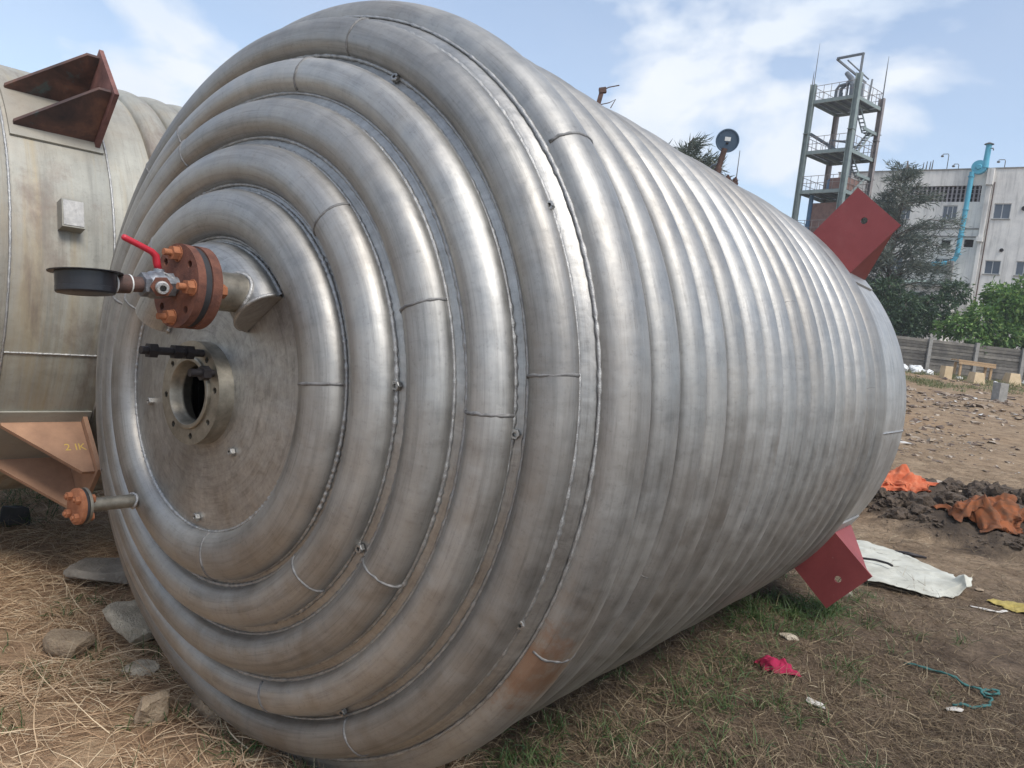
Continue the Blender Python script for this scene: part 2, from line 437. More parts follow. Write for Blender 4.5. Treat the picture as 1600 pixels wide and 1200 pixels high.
class MB:
    def __init__(self):
        self.v, self.f, self.uv = [], [], []

    def add(self, verts, faces, uvs=None):
        o = len(self.v)
        self.v.extend([tuple(map(float, p)) for p in verts])
        self.f.extend([tuple(i + o for i in f) for f in faces])
        if uvs is not None:
            self.uv.extend(uvs)
        elif self.uv:
            self.uv.extend([(0, 0)] * len(verts))
        else:
            self.uv.extend([(0, 0)] * len(verts))
        return self

    def box(self, c, ex, ey, ez):
        c, ex, ey, ez = map(lambda q: np.asarray(q, float), (c, ex, ey, ez))
        vs = [c + sx * ex + sy * ey + sz * ez for sz in (-1, 1) for sy in (-1, 1) for sx in (-1, 1)]
        return self.add(vs, [(0, 2, 3, 1), (4, 5, 7, 6), (0, 1, 5, 4), (2, 6, 7, 3), (0, 4, 6, 2), (1, 3, 7, 5)])

    def abox(self, x0, x1, y0, y1, z0, z1):
        return self.box(((x0 + x1) / 2, (y0 + y1) / 2, (z0 + z1) / 2), ((x1 - x0) / 2, 0, 0), (0, (y1 - y0) / 2, 0), (0, 0, (z1 - z0) / 2))

    def bar(self, p0, p1, w, h=None, upv=None):
        p0, p1 = np.asarray(p0, float), np.asarray(p1, float)
        d = norm(p1 - p0)
        if upv is None:
            u, w2 = perp(d)
        else:
            u = norm(np.cross(upv, d)); w2 = np.cross(d, u)
        return self.box((p0 + p1) / 2, (p1 - p0) / 2, u * w / 2, w2 * (h or w) / 2)

    def tube(self, pts, r, n=8, caps=True):
        pts = np.asarray(pts, float)
        rs = np.full(len(pts), r) if np.isscalar(r) else np.asarray(r)
        vs, fs = [], []
        u = None
        for i, p in enumerate(pts):
            d = pts[min(i + 1, len(pts) - 1)] - pts[max(i - 1, 0)]
            d = norm(d)
            if u is None:
                u, w = perp(d)
            else:
                u = norm(u - d * (u @ d)); w = np.cross(d, u)
            for k in range(n):
                t = 2 * math.pi * k / n
                vs.append(p + rs[i] * (math.cos(t) * u + math.sin(t) * w))
        for i in range(len(pts) - 1):
            for k in range(n):
                k2 = (k + 1) % n
                fs.append((i * n + k, i * n + k2, (i + 1) * n + k2, (i + 1) * n + k))
        if caps:
            fs.append(tuple(range(n - 1, -1, -1)))
            fs.append(tuple(range((len(pts) - 1) * n, len(pts) * n)))
        return self.add(vs, fs)

    def cyl(self, p0, p1, r0, r1=None, n=16):
        return self.tube([p0, p1], np.array([r0, r0 if r1 is None else r1]), n)

    def lathe(self, o, ax, prof, n=48, ref=None, a0=0.0, a1=None, closed_prof=False, wob=0.0, seed=0):
        """prof = [(axial, radius)...] round axis ax through o"""
        o = np.asarray(o, float); ax = norm(ax)
        if ref is None:
            u, w = perp(ax)
        else:
            u = norm(np.asarray(ref) - ax * (np.asarray(ref) @ ax)); w = np.cross(u, ax) if False else np.cross(ax, u)
        full = a1 is None
        span = 2 * math.pi if full else a1 - a0
        m_ = len(prof)
        cnt = n + 1
        vs, fs, uv = [], [], []
        rg = np.random.default_rng(seed)
        ph = rg.uniform(0, 6.28, 6)
        s = 0
        ss = [0]
        for i in range(1, m_):
            s += math.hypot(prof[i][0] - prof[i - 1][0], prof[i][1] - prof[i - 1][1]); ss.append(s)
        for k in range(cnt):
            t = a0 + span * k / n
            dirv = math.cos(t) * u + math.sin(t) * w
            wv = wob * sum(math.sin((j * 3 + 2) * t + ph[j]) / (j + 1) for j in range(6)) if wob else 0
            for i, (a, r) in enumerate(prof):
                vs.append(o + ax * a + dirv * (r + wv))
                uv.append((t * max(prof[m_ // 2][1], 0.05), ss[i]))
        for k in range(n):
            for i in range(m_ - 1):
                fs.append((k * m_ + i, k * m_ + i + 1, (k + 1) * m_ + i + 1, (k + 1) * m_ + i))
            if closed_prof:
                fs.append((k * m_ + m_ - 1, k * m_, (k + 1) * m_, (k + 1) * m_ + m_ - 1))
        return self.add(vs, fs, uv)

    def prism(self, poly, ext):
        poly = [np.asarray(p, float) for p in poly]
        ext = np.asarray(ext, float)
        n = len(poly)
        vs = poly + [p + ext for p in poly]
        fs = [tuple(range(n)), tuple(range(2 * n - 1, n - 1, -1))] + [(i, i + n, (i + 1) % n + n, (i + 1) % n) for i in range(n)]
        return self.add(vs, fs)

    def plate(self, o, ex, ey, ez, outer, holes, th):
        """plate with real holes: 2-D loops in the (ex, ey) frame, thickness th along ez"""
        bm = bmesh.new()
        loops = [outer] + holes
        alle = []
        for lp in loops:
            vv = [bm.verts.new((p[0], p[1], 0)) for p in lp]
            for i in range(len(vv)):
                alle.append(bm.edges.new((vv[i], vv[(i + 1) % len(vv)])))
        bmesh.ops.triangle_fill(bm, use_beauty=True, use_dissolve=False, edges=alle)
        bm.verts.index_update()
        o = np.asarray(o, float)
        pts = [o + ex * v.co.x + ey * v.co.y for v in bm.verts]
        n = len(pts)
        vs = pts + [p + np.asarray(ez) * th for p in pts]
        fs = [tuple(v.index for v in f.verts) for f in bm.faces]
        fs2 = [tuple(i + n for i in reversed(f)) for f in fs]
        side = []
        k = 0
        for lp in loops:
            c = len(lp)
            side += [(k + i, k + (i + 1) % c, k + (i + 1) % c + n, k + i + n) for i in range(c)]
            k += c
        bm.free()
        return self.add(vs, fs + fs2 + side)

    def build(self, name, mat, parent=None, smooth=False, angle=None, recalc=False, **props):
        me = bpy.data.meshes.new(name)
        org = np.zeros(3)
        if parent is not None:
            org = ORIGIN.get(parent.name, np.zeros(3))
        vs = np.asarray(self.v) - org if len(self.v) else []
        me.from_pydata([tuple(p) for p in vs], [], self.f)
        ul = me.uv_layers.new(name='UVMap')
        uva = np.asarray(self.uv, dtype=np.float32)
        li = np.empty(len(me.loops), dtype=np.int32)
        me.loops.foreach_get('vertex_index', li)
        ul.data.foreach_set('uv', uva[li].ravel())
        if recalc:
            bm = bmesh.new(); bm.from_mesh(me)
            bmesh.ops.recalc_face_normals(bm, faces=bm.faces)
            bm.to_mesh(me); bm.free()
        me.materials.append(mat)
        if smooth:
            me.polygons.foreach_set('use_smooth', [True] * len(me.polygons))
            if angle:
                me.set_sharp_from_angle(angle=rad(angle))
        me.update()
        o = bpy.data.objects.new(name, me)
        COL.objects.link(o)
        if parent is not None:
            o.parent = parent
            ORIGIN[o.name] = org
        for k, v in props.items():
            o[k] = v
        return o


def thing(name, label, category, loc=(0, 0, 0), group=None):
    o = bpy.data.objects.new(name, None)
    o.empty_display_size = 0.2
    COL.objects.link(o)
    o.location = loc
    o['label'] = label
    o['category'] = category
    if group:
        o['group'] = group
    ORIGIN[o.name] = np.asarray(loc, float)
    return o


def copy_part(src, parent, matrix=None):
    c = src.copy()
    COL.objects.link(c)
    c.parent = parent
    if matrix is not None:
        c.matrix_local = matrix
    return c


def circle(r, n=32, cx=0, cy=0, a=0.0):
    return [(cx + r * math.cos(a + 2 * math.pi * i / n), cy + r * math.sin(a + 2 * math.pi * i / n)) for i in range(n)]


def hashn(i, j, k, seed):
    h = (i * 374761393 + j * 668265263 + k * 2147483647 + seed * 974634777) & 0xFFFFFFFF
    h = ((h ^ (h >> 13)) * 1274126177) & 0xFFFFFFFF
    return ((h ^ (h >> 16)) & 0xFFFF) / 65535.0


def vnoise(x, y, z=0.0, seed=0):
    x, y = np.asarray(x, float), np.asarray(y, float)
    z = np.zeros_like(x) + z
    i, j, k = np.floor(x).astype(np.int64), np.floor(y).astype(np.int64), np.floor(z).astype(np.int64)
    fx, fy, fz = x - i, y - j, z - k
    fx, fy, fz = (q * q * (3 - 2 * q) for q in (fx, fy, fz))
    r = 0
    for a in (0, 1):
        for b in (0, 1):
            for c in (0, 1):
                w = (fx if a else 1 - fx) * (fy if b else 1 - fy) * (fz if c else 1 - fz)
                r = r + w * hashn(i + a, j + b, k + c, seed)
    return r * 2 - 1


def fbm(x, y, z=0.0, oct=4, seed=0, gain=0.5):
    r, a, s = 0, 1.0, 1.0
    for o in range(oct):
        r = r + a * vnoise(np.asarray(x) * s, np.asarray(y) * s, np.asarray(z) * s, seed + o)
        a *= gain; s *= 2.03
    return r


# ---------------------------------------------------------------- ground
def zt(x, y):
    t = np.clip((np.asarray(y, float) - 9) / 33, 0, 1)
    return 1.45 * t ** 1.25


def mound(x, y):
    d = np.hypot((x - 5.9) / 2.3, (y - 8.7) / 1.75)
    d = d + 0.22 * fbm(x * 1.1, y * 1.1, 3.0, 3, 40)
    return np.clip(1 - d, 0, 1) ** 0.6 * 0.27


def gz(x, y):
    x, y = np.asarray(x, float), np.asarray(y, float)
    near = np.clip(1 - (np.hypot(x, y) - 8) / 30, 0.0, 1)
    z = zt(x, y) + 0.022 * fbm(x * 1.3, y * 1.3, 0, 4, 5) * (0.35 + 0.65 * near)
    z = z + 0.010 * fbm(x * 6, y * 6, 0.5, 3, 9) * near
    mm = mound(x, y)
    z = z + mm + 0.13 * np.clip(mm * 6, 0, 1) * np.abs(fbm(x * 3.0, y * 3.0, 1.5, 4, 21))
    rub = np.exp(-((x - 14.5) / 5) ** 2 - ((y - 25.0) / 3.5) ** 2)
    z = z + rub * (0.10 + 0.22 * fbm(x * 0.9, y * 0.9, 0.3, 4, 33))
    far = np.clip((y - 10) / 10, 0, 1) * np.clip((60 - y) / 15, 0, 1)
    z = z + far * 0.05 * fbm(x * 0.7, y * 0.7, 2.2, 4, 71)
    return z


def gz1(x, y):
    return float(gz(np.array([x]), np.array([y]))[0])


def ground_material():
    x = NT('dry_soil_ground')
    g = x.n('ShaderNodeTexCoord')
    v = g.outputs['Object']
    sepv = x.n('ShaderNodeSeparateXYZ')
    x.l(v, sepv.inputs['Vector'])
    big = x.noise(v, 0.45, 6, 0.6, 0.4)
    mid = x.noise(v, 3.2, 8, 0.68, 0.3)
    fine = x.noise(v, 28, 6, 0.7)
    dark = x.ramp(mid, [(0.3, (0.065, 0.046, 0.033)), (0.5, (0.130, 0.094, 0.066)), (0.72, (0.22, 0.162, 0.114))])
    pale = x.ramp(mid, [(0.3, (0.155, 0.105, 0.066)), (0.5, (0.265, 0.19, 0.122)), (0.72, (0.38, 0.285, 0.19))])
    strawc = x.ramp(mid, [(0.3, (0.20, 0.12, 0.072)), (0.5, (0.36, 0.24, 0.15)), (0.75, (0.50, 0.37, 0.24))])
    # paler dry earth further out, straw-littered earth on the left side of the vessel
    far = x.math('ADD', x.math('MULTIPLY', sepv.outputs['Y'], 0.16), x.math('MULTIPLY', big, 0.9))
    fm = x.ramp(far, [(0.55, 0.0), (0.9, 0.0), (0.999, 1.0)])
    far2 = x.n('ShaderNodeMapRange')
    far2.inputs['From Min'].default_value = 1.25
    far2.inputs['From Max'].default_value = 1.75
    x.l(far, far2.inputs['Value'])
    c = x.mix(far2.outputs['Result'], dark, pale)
    lf = x.n('ShaderNodeMapRange')
    lf.inputs['From Min'].default_value = 0.45
    lf.inputs['From Max'].default_value = -0.35
    x.l(x.math('ADD', sepv.outputs['X'], x.math('MULTIPLY', big, 0.5)), lf.inputs['Value'])
    c = x.mix(lf.outputs['Result'], c, strawc)
    # ochre patches far out
    och = x.ramp(x.noise(v, 0.16, 5, 0.6), [(0.5, 0.0), (0.66, 0.55)])
    fy = x.n('ShaderNodeMapRange')
    fy.inputs['From Min'].default_value = 12
    fy.inputs['From Max'].default_value = 20
    x.l(sepv.outputs['Y'], fy.inputs['Value'])
    c = x.mix(x.math('MULTIPLY', och, fy.outputs['Result']), c, (0.31, 0.20, 0.11))
    # straw-like fine streaks and pebbles
    sp = x.ramp(fine, [(0.25, 0.55), (0.5, 1.0), (0.78, 1.35)])
    c = x.mix(0.85, c, sp, 'MULTIPLY')
    # damp freshly dug soil of the spoil heap
    d = x.n('ShaderNodeVectorMath', operation='DISTANCE')
    d.inputs[1].default_value = (6.0, 8.7, 0.1)
    x.l(v, d.inputs[0])
    dd = x.math('ADD', d.outputs['Value'], x.math('MULTIPLY', mid, 1.2))
    dm = x.n('ShaderNodeMapRange')
    dm.inputs['From Min'].default_value = 2.75
    dm.inputs['From Max'].default_value = 2.25
    x.l(dd, dm.inputs['Value'])
    soil = x.ramp(mid, [(0.3, (0.05, 0.038, 0.03)), (0.7, (0.13, 0.10, 0.075))])
    c = x.mix(dm.outputs['Result'], c, soil)
    vf = x.noise(v, 120, 5, 0.75)
    c = x.mix(0.8, c, x.ramp(vf, [(0.28, 0.5), (0.5, 1.0), (0.75, 1.4)]), 'MULTIPLY')
    nn = x.bump(mid, 0.6, 0.06)
    nn = x.bump(fine, 0.9, 0.02, nn)
    nn = x.bump(vf, 0.7, 0.006, nn)
    return x.set(color=c, rough=0.96, normal=nn, spec=0.2)


def axis_lines(lo, hi, step, far_lo, far_hi, g=1.12):
    core = list(np.arange(lo, hi, step))
    a, s = lo, step
    left = []
    while a > far_lo:
        s *= g; a -= s; left.append(a)
    b, s = core[-1], step
    right = []
    while b < far_hi:
        s *= g; b += s; right.append(b)
    return np.array(left[::-1] + core + right)


gx = axis_lines(-5.5, 9.5, 0.045, -900, 900)
gy = axis_lines(1.6, 12.5, 0.045, -600, 1600, 1.06)
GX, GY = np.meshgrid(gx, gy)
GZ = gz(GX.ravel(), GY.ravel())
nx, ny = len(gx), len(gy)
me = bpy.data.meshes.new('ground')
idx = np.arange(nx * ny).reshape(ny, nx)
quads = np.stack([idx[:-1, :-1], idx[:-1, 1:], idx[1:, 1:], idx[1:, :-1]], -1).reshape(-1, 4)
me.vertices.add(nx * ny)
me.vertices.foreach_set('co', np.stack([GX.ravel(), GY.ravel(), GZ], -1).astype(np.float32).ravel())
me.loops.add(len(quads) * 4)
me.loops.foreach_set('vertex_index', quads.astype(np.int32).ravel())
me.polygons.add(len(quads))
me.polygons.foreach_set('loop_start', np.arange(0, len(quads) * 4, 4, dtype=np.int32))
me.polygons.foreach_set('loop_total', np.full(len(quads), 4, dtype=np.int32))
me.update(calc_edges=True)
me.polygons.foreach_set('use_smooth', [True] * len(quads))
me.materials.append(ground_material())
ground = bpy.data.objects.new('ground', me)
COL.objects.link(ground)
ground['kind'] = 'structure'


# ---------------------------------------------------------------- the big stainless vessel
def er(g): return math.cos(rad(g)) * S + math.sin(rad(g)) * T
def et(g): return -math.sin(rad(g)) * S + math.cos(rad(g)) * T
def tp(a, r, g): return C + A * a + r * er(g)


vessel = thing('jacketed_vessel', 'large stainless steel vessel lying on its side, ringed head with flanged nozzles facing the viewer', 'steel vessel', TANK_ROOT)

G = [0.4944, 0.6635, 0.8342, 1.0012, 1.1513, 1.3176]
GA = [-0.4113, -0.3793, -0.3256, -0.2665, -0.185, -0.1211]
head_prof = [(-0.445, 0.125), (-0.44, 0.2), (-0.43, 0.35), (-0.4113, 0.4944), (-0.397, 0.58), (-0.3793, 0.6635), (-0.354, 0.75), (-0.3256, 0.8342), (-0.297, 0.92),
             (-0.2665, 1.0012), (-0.229, 1.078), (-0.185, 1.1513), (-0.155, 1.22), (-0.128, 1.285), (-0.106, 1.318), (-0.055, 1.342), (0.0, 1.35)]
b = MB().lathe(C, A, head_prof, 120, ref=-T)
b.build('dished_head', MAT['steel_head'], vessel, True)
b = MB().lathe(C, A, [(0.0, R0), (0.05, R0), (0.6, R0), (1.2, R0), (2.0, R0), (2.8, R0), (3.4, R0), (L0, R0), (L0 + 0.004, R0 - 0.012), (L0 + 0.1, 1.30), (L0 + 0.25, 1.1), (L0 + 0.36, 0.7), (L0 + 0.40, 0.0)], 128, ref=-T)
b.build('shell', MAT['steel'], vessel, True, 40)
# longitudinal seam on the plain end band
b = MB()
for i in range(40):
    a = 3.25 + 0.75 * i / 39
    pass
pts = [tp(3.30 + 0.7 * i / 59, R0 + 0.001, -2.2) for i in range(60)]
b.tube(pts, 0.006 + 0.002 * RNG.random(60), 6)
b.build('seam_weld', MAT['weld'], vessel, True)


def half_profile(p0, p1, h, n=14, inset=0.0):
    """half-pipe profile between two (axial, radius) points, bulging outwards"""
    p0, p1 = np.asarray(p0, float), np.asarray(p1, float)
    d = p1 - p0; c = np.linalg.norm(d); d /= c
    p0 = p0 + d * inset; p1 = p1 - d * inset; c -= 2 * inset
    nn = np.array([-d[1], d[0]])
    if nn[1] * 1.0 - nn[0] * 1.0 < 0:       # outward = -axial, +radial
        nn = -nn
    mid = (p0 + p1) / 2
    out_ = []
    for i in range(n + 1):
        t = math.pi * i / n
        q = mid - math.cos(t) * d * c / 2 + (math.sin(t) ** 0.85) * nn * h
        out_.append(tuple(q))
    return out_, p0, p1, nn, mid, c


def bead_ring(b, p, r=0.0065, n=420, k=5, seed=0, span=None, flat=1.0):
    rg = np.random.default_rng(seed)
    rr = r * (0.75 + 0.5 * rg.random(n)) * (1 + 0.16 * np.sin(np.arange(n) * 2.1 + 3 * np.sin(np.arange(n) * 0.13))) * (1 + 0.25 * np.sin(np.arange(n) * 0.051 + seed))
    t0, t1 = span if span else (0, 360)
    vs, fs = [], []
    for i in range(n):
        g = t0 + (t1 - t0) * i / (n - (1 if span else 0))
        e = er(g)
        for q in range(k):
            an = 2 * math.pi * q / k
            vs.append(C + A * (p[0] + rr[i] * math.cos(an)) + e * (p[1] + rr[i] * math.sin(an)))
    last = n - 1 if span else n
    for i in range(last):
        j = (i + 1) % n
        for q in range(k):
            q2 = (q + 1) % k
            fs.append((i * k + q, i * k + q2, j * k + q2, j * k + q))
    b.add(vs, fs)


def joint_arc(b, prof, nn, g, r=0.0052):
    pts = []
    for (a, rr_) in prof[1:-1]:
        pts.append(tp(a - nn[0] * 0.0022, rr_ - nn[1] * 0.0022, g + RNG.normal(0, 0.05)))
    pts = np.array(pts)
    b.tube(pts, r * (0.8 + 0.5 * RNG.random(len(pts))), 6)


joints = {1: [8.1, -78.5, 131.4, 156], 2: [49.3, -41.9, 161.7], 3: [22.1, -28.0, 118], 4: [83.4, 4.0, -75.0, 123.1, -152], 5: [76.7, 9.4, -58.6, 140], 6: [39.2, -25.9, 105]}
for k in range(1, 7):
    if k < 6:
        p0, p1 = (GA[k - 1], G[k - 1]), (GA[k], G[k])
        ins = (0.004 if k == 1 else 0.019)
        h = 0.062
    else:
        p0, p1 = (-0.085, 1.335), (0.118, 1.352)
        ins, h = 0.006, 0.078
    prof, q0, q1, nn, mid, c = half_profile(p0, p1, h, 16, ins)
    b = MB().lathe(C, A, prof, 176, ref=-T, wob=0.0012, seed=k)
    ring = b.build('half_pipe_ring', MAT['steel_stain' if k == 6 else 'steel_coil'], vessel, True)
    if k == 6:
        ring['label'] = 'outermost ring with an orange rust stain low down'
    b = MB()
    bead_ring(b, (q0[0] - 0.003, q0[1] - 0.001), 0.0060, 520, 6, k * 3)
    bead_ring(b, (q1[0] - 0.003, q1[1] + 0.001), 0.0066, 600, 6, k * 3 + 1)
    b.build('weld_bead', MAT['weld'], ring, True)
    for g in joints[k]:
        b = MB()
        joint_arc(b, prof, nn, g)
        b.build('joint_weld', MAT['joint'], ring, True)

edges = [0.144, 0.34, 0.524, 0.715, 0.903, 1.099, 1.286, 1.476, 1.665, 1.86, 2.06, 2.26, 2.46, 2.67, 2.92, 3.243]
for i in range(15):
    a0_, a1_ = edges[i], edges[i + 1]
    prof, q0, q1, nn, mid, c = half_profile((a0_, R0 + 0.001), (a1_, R0 + 0.001), 0.058 + 0.003 * math.sin(i * 1.7), 14, 0.019)
    b = MB().lathe(C, A, prof, 160, ref=-T, wob=0.0014, seed=20 + i)
    ring = b.build('shell_half_pipe', MAT['steel_coil'], vessel, True)
    b = MB()
    bead_ring(b, (q0[0] - 0.002, q0[1] + 0.002), 0.0068, 420, 5, 60 + i)
    bead_ring(b, (q1[0] + 0.002, q1[1] + 0.002), 0.0068, 420, 5, 90 + i)
    b.build('weld_bead', MAT['weld'], ring, True)
    for g in ((random.uniform(-60, 70),) if i % 3 == 1 else ()):
        b = MB(); joint_arc(b, prof, nn, g, 0.002)
        b.build('joint_weld', MAT['joint'], ring, True)

# small stub nuts between the rings
bn = MB()
bn.lathe((0, 0, 0), (0, 0, 1), [(0.0, 0.015), (0.013, 0.015), (0.015, 0.013), (0.015, 0.007), (0.003, 0.006), (0.003, 0.0)], 6, ref=(1, 0, 0))
bn.box((0.011, 0, 0.0165), (0.003, 0, 0), (0, 0.003, 0), (0, 0, 0.003))
nut0 = None
for (r, g, a) in [(0.634, 58.1, -0.386), (1.161, 64.2, -0.186), (1.300, 30.5, -0.135), (0.822, 7.9, -0.333), (1.145, 1.5, -0.193), (0.830, -27.3, -0.331), (1.300, -22.6, -0.135), (1.150, -59.0, -0.19),
                  (0.283, -43.1, -0.436), (0.458, -88, -0.418), (0.352, -161.4, -0.43)]:
    tilt_ = max(0.0, (r - 0.6) * 0.9)
    axis = norm(-A * math.cos(tilt_ * .7) + er(g) * math.sin(tilt_ * .7))
    u, w = perp(axis)
    loc = tp(a, r, g) - TANK_ROOT
    M = Matrix(((u[0], w[0], axis[0], loc[0]), (u[1], w[1], axis[1], loc[1]), (u[2], w[2], axis[2], loc[2]), (0, 0, 0, 1)))
    if nut0 is None:
        nut0 = bn.build('stub_nut', MAT['steel_head'], None)
        nut0.parent = vessel
        nut0.matrix_local = M
    else:
        copy_part(nut0, vessel, M)

# --- manhole flange in the centre of the head
MC = C + S * 0.02 - T * 0.027
fl = MB()
fl.plate(MC - A * 0.495, S, T, A, circle(0.172, 64), [circle(0.120, 48)] + [circle(0.0105, 12, 0.146 * math.cos(rad(g)), 0.143 * math.sin(rad(g))) for g in range(11, 371, 45)], 0.075)
cf = fl.build('hub_flange', MAT['machined'], vessel, True, 35, recalc=True)
b = MB().lathe(MC, A, [(-0.503, 0.120), (-0.505, 0.117), (-0.505, 0.107), (-0.500, 0.104), (-0.482, 0.100), (-0.470, 0.095), (-0.466, 0.093), (-0.461, 0.093), (-0.461, 0.12)], 56, ref=T)
b.lathe(MC, A, [(-0.503, 0.120), (-0.42, 0.1205)], 56, ref=T)
b.build('raised_face', MAT['machined'], cf, True, 30)
b = MB()
pts = [MC - A * 0.428 + 0.176 * (math.cos(t) * S + math.sin(t) * T) for t in np.linspace(0, 6.2832, 150)]
b.tube(pts, 0.009 * (0.7 + 0.5 * RNG.random(150)), 6, False)
b.build('weld_bead', MAT['weld'], cf, True)


def hexnut(b, c, ax, r, h, rot=0.3):
    ax = norm(ax); u, w = perp(ax)
    pts = [np.asarray(c) - ax * h / 2 + r * (math.cos(rot + k * math.pi / 3) * u + math.sin(rot + k * math.pi / 3) * w) for k in range(6)]
    b.prism(pts, ax * h)


for g, a0_, a1_, nuts in ((68, -0.37, -0.70, (-0.545, -0.585, -0.665)), (33, -0.40, -0.575, (-0.525,))):
    p = MC + 0.148 * (math.cos(rad(g)) * S + math.sin(rad(g)) * T)
    b = MB().tube([p + A * a0_, p + A * a1_], 0.0125, 12)
    for q in nuts:
        hexnut(b, p + A * q, A, 0.024, 0.026, g)
    b.build('stud_bolt', MAT['black_bolt'], cf, True, 40)

# --- inlet elbow: a short half-pipe arc hugging the first ring, with the valve nozzle on it
prof, q0, q1, nn, mid, c = half_profile((-0.437, 0.295), (-0.415, 0.478), 0.085, 14)
b = MB().lathe(C, A, prof, 40, ref=S, a0=rad(-150), a1=rad(-43))
elbow = b.build('inlet_half_pipe', MAT['steel_head'], vessel, True)
b = MB()
pl = [tp(a, r, 43.2) for a, r in prof]
b.prism(pl, -et(43) * 0.006)
b.build('end_plate', MAT['steel_head'], elbow)
b = MB()
bead_ring(b, (q1[0] - 0.003, q1[1] + 0.002), 0.006, 140, 5, 410, (43, 150))
bead_ring(b, (q0[0] - 0.003, q0[1] - 0.002), 0.006, 120, 5, 411, (43, 150))
b.tube([tp(a, r, 43) for a, r in prof[1:-1]], 0.006, 6)
b.build('weld_bead', MAT['weld'], elbow, True)

NG, NR = 57.0, 0.392
NP = tp(0, NR, NG) + S * 0.026 - T * 0.012            # nozzle axis at axial 0
b = MB().lathe(NP, A, [(-0.650, 0.059), (-0.43, 0.060)], 32, ref=T)
nozzle = b.build('valve_nozzle', MAT['machined'], vessel, True)
b = MB()
for q in range(1):
    pts = [NP + A * (-0.497 + 0.012 * math.sin(2 * t)) + 0.062 * (math.cos(t) * S + math.sin(t) * T) for t in np.linspace(0, 6.283, 60)]
    b.tube(pts, 0.006 + 0.002 * RNG.random(60), 6, False)
b.build('weld_bead', MAT['weld'], nozzle, True)
FA = -0.700                   # front face of the blind flange
holes8 = [circle(0.0115, 12, 0.092 * math.cos(rad(g)), 0.092 * math.sin(rad(g))) for g in range(0, 360, 45)]
b = MB().plate(NP + A * FA, S, T, A, circle(0.122, 56), holes8, 0.024)
b.build('blind_flange', MAT['rust'], nozzle, True, 35, recalc=True)
b = MB().plate(NP + A * (FA + 0.0245), S, T, A, circle(0.117, 48), [circle(0.06, 32)], 0.021)
b.build('gasket', MAT['gasket'], nozzle, True, 35, recalc=True)
b = MB().plate(NP + A * (FA + 0.0460), S, T, A, circle(0.122, 56), [circle(0.058, 32)] + holes8, 0.030)
b.build('backing_flange', MAT['rust'], nozzle, True, 35, recalc=True)
for g in (90, 0, 270, 180):
    p = NP + 0.092 * (math.cos(rad(g)) * S + math.sin(rad(g)) * T)
    b = MB().tube([p + A * (FA - 0.045), p + A * (FA + 0.105)], 0.0095, 12)
    hexnut(b, p + A * (FA - 0.012), A, 0.021, 0.022, g)
    hexnut(b, p + A * (FA + 0.0875), A, 0.021, 0.022, g + 0.4)
    b.tube([p + A * (FA - 0.0006), p + A * (FA - 0.003)], 0.024, 14)
    b.build('flange_bolt', MAT['rust_bright'], nozzle, True, 40)

# valve body, drain stub, lever, gauge pipe and gauge
ax = norm(-A - np.array([0, 0, 0.085]))
v0 = NP + A * (FA + 0.004)
b = MB().tube([v0, v0 + ax * 0.022], 0.026, 14)
hexnut(b, v0 + ax * 0.030, ax, 0.037, 0.026, 0.2)
b.tube([v0 + ax * 0.040, v0 + ax * 0.048, v0 + ax * 0.078, v0 + ax * 0.092], np.array([0.028, 0.039, 0.039, 0.028]), 16)
hexnut(b, v0 + ax * 0.096, ax, 0.034, 0.018, 0.5)
b.tube([v0 + ax * 0.056, v0 + ax * 0.056 + np.array([0, 0, 0.046])], np.array([0.020, 0.014]), 12)
valve = b.build('ball_valve', MAT['zinc'], vessel, True, 40)
side = norm(-np.array([0, 1.0, 0]) * 0.86 + np.array([0.5, 0, -0.08]))
b = MB()
hexnut(b, v0 + ax * 0.05 + side * 0.046, side, 0.029, 0.022, 0.1)
b.build('reducer', MAT['rust'], valve, True, 40)
b = MB().lathe(v0 + ax * 0.05, side, [(0.03, 0.018), (0.076, 0.018), (0.078, 0.015), (0.094, 0.015), (0.094, 0.009), (0.06, 0.009), (0.06, 0)], 16)
b.build('drain_stub', MAT['weld'], valve, True, 40)
lv = v0 + ax * 0.052 + np.array([0, 0, 0.036])
b = MB().bar(lv - ax * 0.040 + side * 0.018 + np.array([0, 0, -0.014]), lv + ax * 0.012 + np.array([0, 0, 0.01]), 0.018, 0.004, (0, 0, 1))
b.build('lever_plate', MAT['weld'], valve)
lp = [lv + ax * 0.006 + np.array([0, 0, 0.006]), lv + ax * 0.012 + np.array([0, 0, 0.024]), lv + ax * 0.017 + np.array([0, 0, 0.046]), lv + ax * 0.030 + np.array([0, 0, 0.057]),
      lv + ax * 0.060 + np.array([0, 0, 0.070]), lv + ax * 0.108 + np.array([0, 0, 0.090]), lv + ax * 0.114 + np.array([0, 0, 0.093])]
b = MB().tube(lp, np.array([0.0095, 0.0105, 0.0105, 0.0095, 0.009, 0.009, 0.0065]), 10)
b.build('lever_handle', MAT['red_handle'], valve, True)
b = MB().tube([v0 + ax * 0.092, v0 + ax * 0.185], 0.0215, 16)
b.tube([v0 + ax * 0.140, v0 + ax * 0.176], 0.026, 16)
gp = b.build('gauge_pipe', MAT['rust_dark'], vessel, True, 40)
b = MB().tube([v0 + ax * 0.1762, v0 + ax * 0.180], 0.0265, 16)
b.tube([v0 + ax * 0.136, v0 + ax * 0.1398], 0.0265, 16)
b.build('thread_tape', MAT['label_white'], gp, True, 40)
GS = 1.0
gc = v0 + ax * 0.252
zz = norm(up)
b = MB().lathe(gc, zz, [(-0.030, 0.0), (-0.030, 0.062), (-0.029, 0.069), (-0.025, 0.072), (-0.012, 0.0725), (-0.0115, 0.0715), (0.0245, 0.0735), (0.0250, 0.090), (0.0275, 0.0905), (0.0275, 0.0)], 56)
gauge = b.build('pressure_gauge', MAT['black_paint'], vessel, True, 30)
